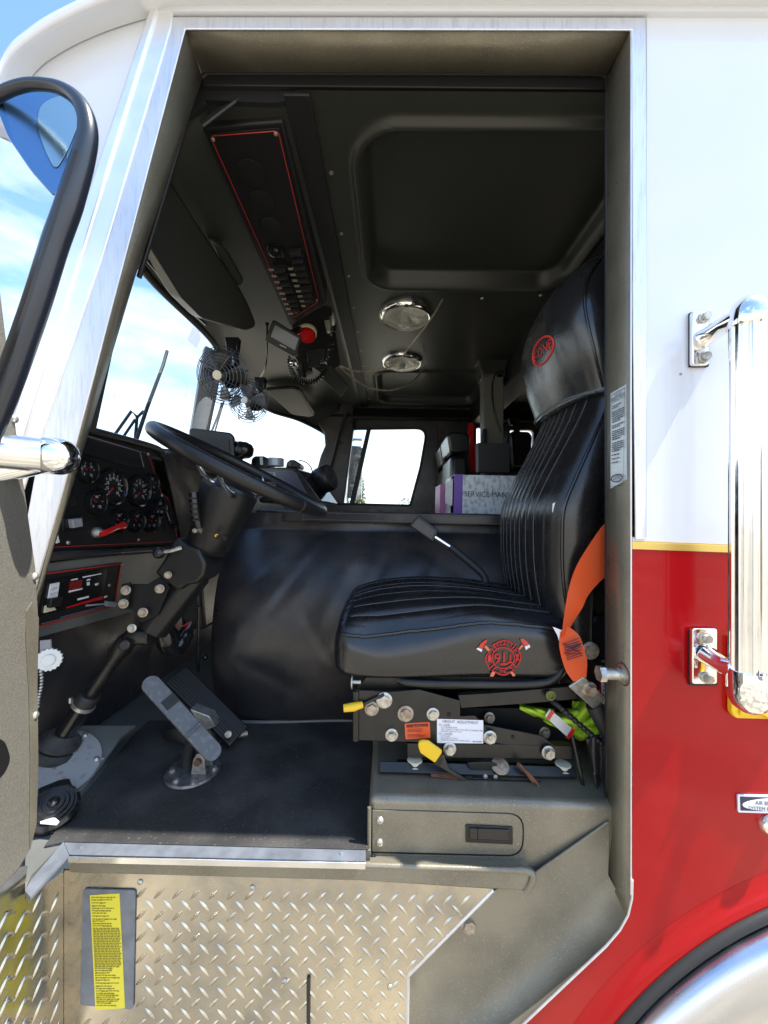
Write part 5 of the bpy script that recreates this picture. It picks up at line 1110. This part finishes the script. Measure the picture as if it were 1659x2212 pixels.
for x, y, r_, mm, dd in ((830, 1512, .0145, zinc, .945), (803, 1530, .013, zincdull, .945), (876, 1541, .0145, zincdull, .945), (935, 1542, .0115, zinc, .945), (846, 1587, .0115, zinc, .945), (1058, 1592, .012, zinc, .945), (971, 1617, .012, zinc, .945), (1184, 1625, .0125, zinc, .945), (1057, 1550, .0105, zincdull, 1.0), (1176, 1582, .011, zincdull, 1.02)):
    b = MB(); b.hexbolt(P(x, y, dd), V((.06, -1, .03)), r_, .009); b.lathe(P(x, y, dd-.010), V((.06, -1, .05)), [(r_*.5, 0), (r_*.5, .008), (0, .009)], 12) if dd == .945 and y > 1560 else None
    b.build('bolt', mm, ST)
b = MB(); b.lathe(P(762, 1473, .955), V((-1, 0, 0)), [(.005, -.02), (.005, 0), (.017, .0), (.017, .003), (0, .003)], 16); b.build('stop_bolt', zinc, ST)
each('plate_hole', plastm, ST, [('plate', SP, [(970+5*math.cos(t*.52), 1543+5*math.sin(t*.52)) for t in range(12)], .0006, .0052), ('plate', SP, [(1108+4*math.cos(t*.52), 1592+4*math.sin(t*.52)) for t in range(12)], .0006, -.0004)])
b = MB(); b.tube([P(784, 1522, .938), P(764, 1527, .934), P(742, 1530, .93)], [.0075, .0105, .009], 10); b.build('release_lever_grip', yel, ST)
b = MB(); b.tube([P(830, 1500, .94), P(800, 1514, .94), P(784, 1522, .938)], .004, 8); b.build('release_lever', steelk, ST)
# stickers on the plate
ol = slab_on(SP, rnd([(874, 1563), (928, 1560), (930, 1594), (876, 1597)], 2), .0006, .0052, 'warning_sticker', orlab, ST, 0)
b = MB(); b.plate(SP, [(878, 1565.5), (925, 1563), (925, 1570), (878, 1572)], .0003, .0059)
for i in range(7):
    if i == 3: continue
    y = 1574.5+2.9*i; b.plate(SP, [(880, y), (880+random.uniform(24, 42), y-.6), (880+random.uniform(24, 42), y+.5), (880, y+1.2)], .0002, .0059)
b.build('sticker_print', mat('dark_red_ink', (.13, .015, .01), .6), ol)
b = MB(); b.text('WARNING', SP(899, 1569.8, .0064), V((1, 0, -.03)), V((0, 0, 1)), .0042); b.prism([SP(893, 1570, .0064), SP(897, 1570, .0064), SP(895, 1566.5, .0064)], V((0, .0002, 0))); b.build('sticker_lettering', orlab, ol)
wl = slab_on(SP, rnd([(944, 1553), (1044, 1556), (1044, 1606), (944, 1605)], 1.5), .0006, .0052, 'instruction_label', label, ST, 0)
b = MB(); ux = V((1, 0, -.02)); uz = V((0, 0, 1))
b.text('HEIGHT  ADJUSTMENT', SP(994.5, 1562.5, .0062), ux, uz, .0064, align='CENTER', sx=.94)
for s_, x, y, h in (('TO  RAISE', 947.5, 1567.2, .0043), ('\u2022 LIFT RELEASE LEVER', 951, 1571.4, .0031), ('\u2022 LIFT WEIGHT TO SEAT WILL RISE TO DESIRED HEIGHT', 951, 1575.8, .0031), ('\u2022 RELEASE LEVER TO LOCK', 951, 1580.2, .0031), ('TO  LOWER', 947.5, 1586.2, .0043), ('\u2022 LIFT LEVER', 951, 1590.4, .0031), ('\u2022 SIT IN SEAT SLOWLY', 951, 1594.8, .0031), ('\u2022 WEIGHT BRINGS TO LOWER LEVEL \u2014 LOCK LEVER', 951, 1599.2, .0031), ('No. 198771', 1021, 1603.4, .003)):
    b.text(s_, SP(x, y, .0062), ux, uz, h, sx=1.0 if h > .004 else .98)
b.build('label_lettering', mat('violet_grey_ink', (.16, .13, .20), .6), wl)
# slide release lever with yellow grip, spring, rusty link
b = MB(); b.prism([P(905, 1605, .915), P(914, 1603, .915), P(926, 1604, .915), P(956, 1626, .915), P(940, 1650, .915), P(908, 1628, .915), P(903, 1614, .915)], V((0, .007, .004))); b.build('slide_lever_grip', yel, ST, bevel=.003, seg=3)
b = MB(); b.grid([[P(948, 1628, .918), P(962, 1632, .925)], [P(942, 1648, .918), P(950, 1656, .92)]]); b.prism([P(958, 1630, .922), P(970, 1660, .93), P(1010, 1684, .93), P(1170, 1690, .93), P(1172, 1696, .93), P(1005, 1690, .928), P(940, 1650, .918)], V((0, .004, 0))); b.build('slide_lever', steelk, ST, solid=0)
b = MB(); b.prism([P(1010, 1648, .94), P(1060, 1646, .94), P(1092, 1662, .94), P(1078, 1684, .94), P(1022, 1684, .94)], V((0, .006, 0))); b.build('latch_plate', steelk, ST, bevel=.001)
each('latch_rivet', zinc, ST, [('lathe', P(x, y, .936), V((0, -1, 0)), [(.006, 0), (.005, .003), (0, .004)], 12) for x, y in ((1048, 1676), (1070, 1677))])
b = MB(); b.tube([P(930+.55*i, 1672+.06*i, .94)+V((0, math.cos(i*1.57), math.sin(i*1.57)))*.0085 for i in range(104)], .0013, 5); b.tube([P(987, 1676, .94), P(1000, 1680, .94)], .0015, 5); b.build('return_spring', rust, ST)
b = MB(); b.tube([P(1118, 1648, .935), P(1146, 1676, .925), P(1166, 1700, .92)], .0045, 6); b.tube([P(1122, 1650, .93), P(1152, 1690, .92)], .003, 6); b.build('rusty_link', rust, ST)
b = MB(); b.lathe(P(1080, 1654, .945), V((0, -.5, 1)), [(.022, 0), (.020, .003), (.009, .004), (.009, .008), (0, .009)], 20); b.build('pivot_washer', zincdull, ST)
# recliner and belt reel hidden behind the cushion
b = MB(); b.lathe(P(1300, 1380, .985), V((0, -1, 0)), [(.060, -.05), (.060, 0), (.05, .008), (.048, .003), (.03, .004), (0, .005)], 30); b.build('recliner_cover', plastg, ST)
b = MB(); b.hexbolt(P(1274, 1405, .965), V((0, -1, 0)), .016, .008); b.build('bolt', zincdull, ST)
b = MB(); b.prism([P(1212, 1300, 1.0), P(1300, 1200, 1.0), P(1330, 1500, 1.0), P(1240, 1480, 1.0)], V((0, .1, 0))); b.build('recliner_bracket', steelk, ST, bevel=.004)

# ------------------------------------------------------------------ seat belt
sbt = thing('seat_belt', P(1250, 1460, .91), 'orange seat belt webbing twisted down to a steel anchor plate beside the seat', 'seat belt')
def belt(lst):
    res = []
    for (xa, ya, xb, yb, d0, d1) in lst:
        a, c = P(xa, ya, d0), P(xb, yb, d1); res.append(((a+c)/2, (c-a)/2))
    cs = cat([q[0] for q in res], 6); hs = cat([q[1] for q in res], 6); return list(zip(cs, hs))
b = MB(); b.ribbon(belt([(1318, 1118, 1326, 1238, .925, .935), (1290, 1152, 1300, 1252, .918, .928), (1248, 1218, 1270, 1286, .912, .92), (1228, 1275, 1258, 1312, .908, .916), (1218, 1340, 1240, 1340, .905, .925), (1214, 1378, 1229, 1362, .905, .925)]), 1, .0018); b.build('upper_webbing', orange, sbt, ang=60)
b = MB(); b.ribbon(belt([(1210, 1366, 1226, 1352, .912, .915), (1208, 1395, 1250, 1372, .909, .911), (1215, 1428, 1262, 1404, .905, .908), (1224, 1452, 1268, 1430, .903, .905), (1238, 1472, 1266, 1464, .902, .903)]), 1, .0018); lw = b.build('lower_webbing', orange, sbt, ang=60)
b = MB()
for i in range(9): t = i/8; x0 = 1217+t*8; y0 = 1392+t*34; b.tube([P(x0, y0, .903), P(x0+34, y0-14+3*math.sin(i), .901)], .0009, 4)
b.tube([P(1216, 1390, .903), P(1256, 1412, .901), P(1218, 1412, .9015), P(1256, 1390, .900)], .0012, 4); b.build('bar_tack_stitching', inkd, lw)
b = MB(); ap_ = Pl(P(1228, 1488, .905), P(1260, 1462, .905), P(1290, 1510, .92)); b.plate(ap_, rnd([(1229, 1484), (1262, 1462), (1308, 1508), (1300, 1540), (1280, 1530)], 3), .005, 0); b.build('anchor_plate', zinc, sbt, bevel=.0015)
b = MB(); b.hexbolt(ap_(1272, 1487, .005), ap_.n, .0125, .012); b.build('anchor_bolt', zincdull, sbt)
b = MB(); b.prism([P(1194, 1354, .912), P(1216, 1362, .912), P(1220, 1396, .912), P(1212, 1400, .912), P(1204, 1372, .912)], V((0, .001, 0))); b.build('belt_tag', label, sbt)
b = MB(); b.tube([P(1282, 1520, .93), P(1300, 1546, .93), P(1318, 1585, .94)], [.02, .024, .022], 10); b.build('anchor_sleeve', rubber, sbt)
# ------------------------------------------------------------------ hi-vis vest stowed under the seat, corrugated hose
hv = thing('safety_vest', P(1210, 1560, 1.05), 'folded hi vis yellow safety vest with reflective tape stuffed under the rear of the seat', 'vest')
b = MB(); rows = []
for i in range(26):
    t = i/25; rw = []
    for j in range(16):
        s_ = j/15; x = 1122+168*t; ytop = 1520+12*math.sin(t*3.0); ybot = 1530+72*min(1, t*1.25)-(30*max(0, t-.8)/.2)
        d = 1.03+.05*math.sin(s_*3.14)*-1+.02*math.sin(t*14+s_*5)+.012*math.sin(t*9-s_*17); rw.append(P(x, ytop+(ybot-ytop)*s_, d))
    rows.append(rw)
b.grid(rows); vs_ = b.build('vest_body', hivis, hv, ang=180, solid=.006, subsurf=1)
b = MB(); b.ribbon(belt([(1176, 1548, 1188, 1530, .965, .965), (1200, 1572, 1216, 1552, .962, .962), (1226, 1596, 1240, 1574, .962, .965)]), .8, .002); b.build('reflective_strip', silvert, vs_)
b = MB(); b.ribbon(belt([(1180, 1552, 1192, 1532, .963, .963), (1186, 1556, 1198, 1537, .963, .963)]), .95, .003); b.build('red_binding', redpl, vs_); b = MB(); b.ribbon(belt([(1222, 1594, 1236, 1572, .960, .963), (1228, 1598, 1242, 1577, .960, .963)]), .95, .003); b.build('red_binding', redpl, vs_)
b = MB(); rows = []
for i in range(14):
    t = i/13; rows.append([P(1236+66*t, 1514+8*s_*8+20*t*s_, 1.0+.03*math.sin(s_*6+t*7)) for s_ in [j/9 for j in range(10)]])
b.grid(rows); b.build('vest_fold', hivis, hv, ang=180, solid=.005, subsurf=1)
hc = thing('air_hose', P(1190, 1500, .94), 'black corrugated hose dropping diagonally across the hi vis vest', 'hose')
pth = cat([P(1188, 1496, .952), P(1190, 1512, .942), P(1210, 1528, .94), P(1260, 1572, .935), P(1300, 1606, .93), P(1340, 1636, .93)], 16)
b = MB(); b.tube(pth, [.0062+.0014*math.sin(i*2.1) for i in range(len(pth))], 10); b.build('corrugated_tube', plast, hc)
b = MB(); b.lathe(P(1189, 1502, .938), V((0, -1, 0)), [(.012, 0), (.012, .003), (.007, .004), (.007, .001), (0, .001)], 18); b.build('hose_grommet', mat('olive_grommet', (.10, .12, .02), .5), hc)
# warning card beside the anchor, boot trim and cable at the rear lower corner
b = MB(); b.plate(planeY(.95), [(1296, 1441), (1330, 1443), (1330, 1503), (1296, 1500)], .001, 0); wc = b.build('belt_warning_card', redpl, T)
b = MB(); b.plate(planeY(.95), [(1300, 1445), (1330, 1447), (1330, 1502), (1300, 1499)], .001, .0012); b.build('card_face', label, wc)
b = MB()
for s_, y in (('A', 1456), ('FO', 1463), ('SHOU', 1477), ('BELT', 1485), ('SEAT', 1493)): b.text(s_, planeY(.95)(1301, y, .0026), V((1, 0, 0)), V((0, 0, 1)), .0058)
b.build('lettering', inkd, wc)
b = MB(); rows = []
for i in range(18):
    t = i/17
    rows.append([P(1262+ (44*t if t < .6 else 26+0*t)+ (j/7)*(64-20*t), 1590+182*t+6*math.sin(j*1.3), .93+.02*math.sin(j*2.1+t*8)) for j in range(8)])
b.grid(rows); b.build('pillar_boot_trim', vinyl, T, ang=180, solid=.004, subsurf=1)
b = MB(); b.tube(cat([P(1236, 1590, .945), P(1256, 1680, .93), P(1266, 1730, .925), P(1280, 1764, .92), P(1300, 1772, .915), P(1312, 1762, .91)], 8), .005, 8); b.build('boot_trim_edge', plastg, T)
# striker bolt and pillar label
PJ = Pl(P(1312, 900, .885), P(1362, 900, .80), P(1312, 1400, .885))
stn = PJ.n
b = MB(); c = PJ(1346, 1456, .001); b.lathe(c, stn, [(.021, 0), (.021, .002), (.0135, .003), (.0135, .012), (.012, .013), (.012, .038), (0, .038)], 24); sk = b.build('door_striker', zinc, T)
b = MB(); b.hexbolt(c+stn*.036, stn, .0165, .013, washer=False); b.build('striker_bolt', zinc, sk)
b = MB(); b.lathe(c, stn, [(.024, 0), (.0235, .0012), (0, .0012)], 24); b.build('striker_washer', rust, sk)
pl_ = [(1319, 850), (1352, 830), (1354, 1036), (1319, 1055)]
b = MB(); b.prism([PJ(x, y, .002) for x, y in pl_], -stn*.001); pll = b.build('pillar_label', labelb, T)
pu = (PJ(1352, 900)-PJ(1319, 919)); pu.z = 0; pu.normalize(); pv = V((0, 0, 1))
o = PJ(1319, 850, .0026); W_ = (PJ(1352, 830)-PJ(1319, 850)); W_ = math.hypot(W_.x, W_.y); Hh = (PJ(1319, 850)-PJ(1319, 1055)).length
b = MB()
def lab_rect(u0, v0, u1, v1): b.add([o+pu*u*W_-pv*v*Hh for u, v in ((u0, v0), (u1, v0), (u1, v1), (u0, v1))], [(0, 1, 2, 3)])
for q in ((.06, .02, .94, .024), (.06, .975, .94, .979), (.06, .02, .075, .979), (.925, .02, .94, .979), (.1, .062, .9, .065), (.1, .105, .9, .108)): lab_rect(*q)
vv = .145
for grp in ((2, .62), (6, .8), (2, .8), (5, .82), (5, .8), (1, .75), (1, .8), (1, .7)):
    for i in range(grp[0]):
        x = .13
        end = grp[1]*(1 if i < grp[0]-1 else .7)+.1
        while x < end: w = random.uniform(.05, .2); lab_rect(x, vv, min(end, x+w), vv+.011); x += w+.03
        vv += .0205
    vv += .019
b.text('EMERGENCY ONE, INC.', o+pu*.5*W_-pv*.098*Hh, pu, pv, .0068, align='CENTER', sx=.52, ext=0); b.text('FABRICATED BY', o+pu*.5*W_-pv*.055*Hh, pu, pv, .0042, align='CENTER', sx=.6, ext=0)
b.tube([o+pu*(.5+.36*math.cos(t*.2618))*W_-pv*(.90+.036*math.sin(t*.2618))*Hh for t in range(24)], .0013, 5, closed=True); b.text('E-ONE', o+pu*.5*W_-pv*.913*Hh, pu, pv, .0078, align='CENTER', sx=.85, shear=.2, ext=0)
b.build('label_lettering', inkb, pll)

# ================================================================== things on the engine cover and beyond
bk = thing('service_manual_binder', P(1020, 1092, 1.95), 'silver patterned service manual binder with a purple spine band lying on the engine cover', 'binder')
bz = .014
def stand(px0, px1, pyt, d, dep, z0=bz):
    a = P(px0, 1092, d); c = P(px1, 1092, d); t = P(px0, pyt, d); return a.x, c.x, z0, t.z, a.y, a.y+dep
x0, x1, z0, z1, y0, y1 = stand(980, 1140, 1025, 1.72, .26)
b = MB(); b.box(V(((x0+x1)/2, (y0+y1)/2, (z0+z1)/2)), (x1-x0, y1-y0, z1-z0)); bb_ = b.build('binder_case', silverb, bk, bevel=.003)
xp = P(999, 1060, 1.72).x
b = MB(); b.box(V(((x0+xp)/2, y0+.04, (z0+z1)/2)), (xp-x0, .085, z1-z0+.002)); b.build('purple_band', purple, bb_)
b = MB(); b.text('SERVICE MANUAL', V((xp+.008, y0-.001, (z0+z1)/2-.010)), V((1, 0, 0)), V((0, 0, 1)), .0235, sx=.92); b.build('lettering', inkd, bb_)
pk = thing('mauve_binder', P(960, 1092, 2.0), 'mauve and purple binder end showing behind the torn paper on the engine cover', 'binder')
x0b, x1b, z0b, z1b, y0b, y1b = stand(950, 978, 1046, 1.95, .2)
b = MB(); b.box(V(((x0b+x1b)/2, (y0b+y1b)/2, (z0b+z1b)/2)), (x1b-x0b, y1b-y0b, z1b-z0b)); b.build('binder_case', pink, pk, bevel=.002)
pp = thing('torn_paper', P(972, 1085, 1.8), 'crumpled white paper torn against the end of the silver binder', 'paper')
b = MB(); rows = []
for i in range(7):
    t = i/6; rows.append([P(978-16*t+(t*6-6)*s_*.2, 1034+30*t*.4+(58-28*t*.6)*s_, 1.73+.06*t+.02*random.random()) for s_ in (0, .2, .4, .6, .8, 1)])
b.grid(rows); b.build('paper_sheet', paper, pp, smooth=False, solid=.002)
# work light on a gooseneck, clipped to the engine cover
gn = thing('gooseneck_lamp', P(1040, 1240, 1.25), 'black rectangular lamp head on a chrome neck and flexible black stem beside the seat', 'lamp')
Gp = Pl(P(885, 1130, 1.36), P(905, 1112, 1.36), P(940, 1165, 1.34))
b = MB(); b.plate(Gp, rnd([(905, 1112), (948, 1145), (936, 1172), (884, 1135)], 4), .022, -.02); b.build('lamp_head', plast, gn, bevel=.004, seg=3)
b = MB(); b.plate(Gp, rnd([(903, 1120), (940, 1147), (932, 1164), (890, 1136)], 3), .002, .001); b.build('lamp_face', mat('brown_plastic', (.06, .045, .042), .4), gn)
b = MB(); b.tube([P(940, 1160, 1.34), P(974, 1182, 1.33)], .0085, 12); b.build('chrome_neck', chrome, gn)
b = MB(); b.tube(cat([P(972, 1180, 1.33), P(1000, 1203, 1.32), P(1025, 1224, 1.30), P(1046, 1246, 1.29), P(1050, 1275, 1.28)], 6), .0125, 10); b.build('flexible_stem', rubber, gn)
# centre dash equipment
mo = thing('dash_monitor', P(455, 985, 1.75), 'black hooded monitor on the dash behind the steering wheel rim', 'monitor')
b = MB(); b.prism([P(408, 926, 1.8), P(418, 924, 1.8), P(498, 934, 1.8), P(506, 942, 1.8), P(509, 990, 1.8), P(470, 1010, 1.8), P(410, 985, 1.8)], V((-.05, .16, 0))); mb_ = b.build('monitor_case', plast, mo, bevel=.008)
b = MB(); b.plate(planeY(1.798), [(420, 942), (494, 949), (497, 984), (466, 1000), (422, 975)], .002, 0); b.build('monitor_screen', screen, mb_)
sp = thing('spotlight', P(522, 975, 1.85), 'small black hand held spotlight with a round lens resting on the dash', 'spotlight')
b = MB(); c = P(520, 972, 1.85); b.lathe(c+V((-.03, 0, .008)), V((1, .25, -.18)), [(.022, -.01), (.034, 0), (.04, .02), (.042, .05), (.034, .075), (.018, .088), (0, .09)], 24); b.tube([c+V((.02, 0, -.01)), P(508, 990, 1.85), P(498, 1000, 1.86)], [.028, .022, .024], 12); b.build('spotlight_body', plastg, sp, subsurf=0)
b = MB(); b.lathe(P(515, 971, 1.80), V((.2, -1, 0)), [(.016, 0), (.015, .006), (.01, .008), (0, .007)], 18); b.build('spotlight_button', plast, sp)
cpu = thing('mobile_computer', P(640, 1050, 1.9), 'black vehicle computer with a blue grey slanted screen facing the driver', 'computer')
b = MB(); b.prism([P(545, 1010, 1.86), P(636, 1009, 1.86), P(648, 1016, 1.86), P(696, 1084, 1.86), P(560, 1086, 1.86)], V((.04, .28, .0))); cb = b.build('computer_case', plastg, cpu, bevel=.006)
b = MB(); b.plate(planeY(1.859), [(560, 1017), (630, 1016), (640, 1022), (666, 1072), (600, 1050)], .002, 0); b.build('computer_screen', mat('blue_grey_screen', (.05, .055, .085), .2), cb)
b = MB(); b.plate(planeY(1.859), [(570, 1020), (594, 1019.5), (596, 1032), (572, 1030)], .001, .003); cl_ = b.build('asset_tag', greypl, cb)
b = MB(); b.text('GEAR', planeY(1.859)(576, 1024.5, .0046), V((1, 0, 0)), V((0, 0, 1)), .009); b.build('tag_lettering', inkd, cb)
b = MB(); b.prism([P(672, 1062, 1.9), P(682, 1063, 1.9), P(690, 1086, 1.9), P(682, 1088, 1.9)], V((.005, .03, 0))); b.build('white_tag', label, cb)
b = MB(); b.prism([P(671, 1060, 1.898), P(682, 1062, 1.898), P(684, 1068, 1.898), P(674, 1068, 1.898)], V((.004, .02, 0))); b.build('orange_tag', orlab, cb)
tp = thing('tape_roll', P(595, 1000, 2.0), 'roll of silver tape standing on the computer between two black chargers', 'tape roll')
b = MB(); b.lathe(P(595.5, 1007, 2.0), V((0, 0, 1)), [(.042, 0), (.042, .040), (.030, .040), (.030, 0)], 32); b.build('tape', mat('grey_tape', (.42, .47, .54), .35, .2), tp)
for nm2, x0_, x1_, yt, lab2 in (('a', 541, 582, 985, 'larger black radio charger with a white sticker left of the tape roll'), ('b', 617, 648, 993, 'smaller black radio charger right of the tape roll')):
    c_ = thing('radio_charger', P((x0_+x1_)/2, 1008, 2.0), lab2, 'charger', 'chargers on top of the computer')
    b = MB(); b.prism([P(x0_, 1010, 1.97), P(x0_+2, yt+6, 1.97), P(x0_+9, yt, 1.97), P(x1_-12, yt, 1.97), P(x1_, yt+9, 1.97), P(x1_, 1010, 1.97)], V((0, .1, 0))); cc2 = b.build('charger_body', plast, c_, bevel=.005)
    b = MB(); b.prism([P(x0_+6, 1006, 1.965), P(x0_+6, yt+5, 1.965), P(x0_+12, yt+4, 1.965), P(x0_+12, 1006, 1.965)], V((0, .01, 0))); b.build('charger_rib', plastg, cc2)
    if nm2 == 'a': b = MB(); b.prism([P(561, 988, 1.962), P(567, 987, 1.962), P(568, 1004, 1.962), P(562, 1004, 1.962)], V((0, .004, 0))); b.build('charger_sticker', label, cc2)
spk = thing('speaker', P(705, 1045, 2.1), 'round backed black speaker on a bracket at the right end of the computer', 'speaker')
c = P(700, 1036, 2.05); axs = V((.80, -.30, .28)).normalized(); b = MB(); b.lathe(c-axs*.055, axs, [(.030, 0), (.062, .008), (.070, .03), (.074, .075), (.072, .095), (.066, .102)], 4 if False else 28); b.build('speaker_shell', plast, spk)
b = MB(); b.lathe(c+axs*.046, axs, [(.066, 0), (.05, .008), (0, .012)], 24); b.build('speaker_grille', rubberg, spk)
b = MB(); b.prism([P(676, 1030, 2.02), P(684, 1028, 2.02), P(704, 1080, 2.02), P(692, 1084, 2.02)], V((0, .06, 0))); b.build('speaker_bracket', plastg, spk, bevel=.004)
b = MB(); b.tube(cat([P(645, 994, 2.0), P(660, 998, 2.0), P(672, 1010, 2.0), P(676, 1030, 2.02)], 6), .0032, 6); b.build('speaker_cable', plastg, spk)
# ------------------------------------------------------------------ rear of the cab
pc = thing('roof_post', P(1065, 930, 2.5), 'olive grey square post between the cab ceiling and the engine cover', 'post')
b = MB(); b.prism([P(1044, 806, 2.4), P(1088, 806, 2.4), P(1089, 1092, 2.4), P(1046, 1092, 2.4)], V((0, .10, 0))); olive = mat('olive_post_paint', (.12, .118, .10), .45)
b.build('post_tube', olive, pc, bevel=.006)
b = MB(); b.prism([P(1032, 770, 2.4), P(1100, 770, 2.4), P(1092, 818, 2.4), P(1042, 818, 2.4)], V((0, .12, 0))); b.build('post_head', headl, pc, bevel=.01)
b = MB(); b.tube(cat([P(1088, 800, 2.39), P(1068, 812, 2.39), P(1063, 850, 2.385), P(1070, 900, 2.385), P(1083, 935, 2.385)], 6), .0045, 6); b.build('post_cable', plastg, pc)
eb = thing('equipment_box', P(1068, 1018, 2.35), 'flat dark grey equipment box fixed to the post above the binder', 'box')
b = MB(); b.prism([P(1032, 956, 2.3), P(1102, 958, 2.3), P(1101, 1021, 2.3), P(1033, 1020, 2.3)], V((0, .07, 0))); b.build('box_body', mat('dark_grey_plastic', (.035, .038, .042), .45), eb, bevel=.004)
b = MB(); b.prism([P(1094, 925, 2.36), P(1102, 925, 2.36), P(1102, 958, 2.36), P(1094, 958, 2.36)], V((0, .03, 0))); b.build('box_hook', plast, eb, bevel=.003)
b = MB(); b.prism([P(1043, 926, 2.36), P(1052, 926, 2.36), P(1052, 957, 2.36), P(1043, 957, 2.36)], V((0, .03, 0))); b.build('box_hook', plast, eb, bevel=.003)
def pseat(x0_, x1_, yt, yb, d, lab2, tall):
    s2 = thing('passenger_seat', P((x0_+x1_)/2, 1090, d), lab2, 'seat', 'rear seats beyond the engine cover')
    k = MB(); k.prism([P(x0_, yt+8, d), P(x0_+8, yt, d), P(x1_-6, yt+2, d), P(x1_, yt+10, d), P(x1_-2, yb, d), P(x0_+6, yb, d)], V((0, .34, 0))); k.build('headrest', leathers, s2, bevel=.05, seg=5)
    k = MB(); k.prism([P(x0_+8, yb+5, d+.02), P(x1_-4, yb+6, d+.02), P(x1_+6, 1140, d+.02), P(x0_+2, 1140, d+.02)], V((0, .4, 0))); k.build('seat_back', leathers, s2, bevel=.03, seg=3)
pseat(966, 1016, 932, 978, 2.55, 'nearer rear seat with a tall black headrest left of the red strap', True)
pseat(950, 986, 958, 1004, 3.0, 'farther rear seat whose headrest shows pale against the dark wall', False)
pseat(1100, 1150, 930, 1010, 2.75, 'rear seat half hidden behind the driver backrest beside the grey box', False)
rs = thing('red_strap', P(1020, 1000, 2.9), 'red strap hanging behind the rear seat headrest', 'strap')
b = MB(); b.prism([P(1013, 914, 2.95), P(1024, 914, 2.95), P(1023, 950, 2.95), P(1034, 1018, 2.95), P(1016, 1018, 2.95), P(1010, 950, 2.95), P(1008, 940, 2.95)], V((0, .01, 0))); b.build('strap_webbing', redpl, rs)
rb = thing('rear_seat_belt', P(1110, 950, 2.8), 'black seat belt hanging from its guide on the far side wall behind the post', 'seat belt')
b = MB(); b.ribbon(belt([(1108, 915, 1118, 915, 3.0, 3.0), (1116, 960, 1128, 958, 2.95, 2.95), (1124, 1010, 1136, 1008, 2.9, 2.9)]), 1.2, .004); b.build('belt_webbing', beltk, rb)
b = MB(); b.prism([P(1098, 902, 3.0), P(1124, 902, 3.0), P(1120, 918, 3.0), P(1102, 918, 3.0)], V((0, .03, 0))); b.build('belt_guide', plast, rb, bevel=.008)
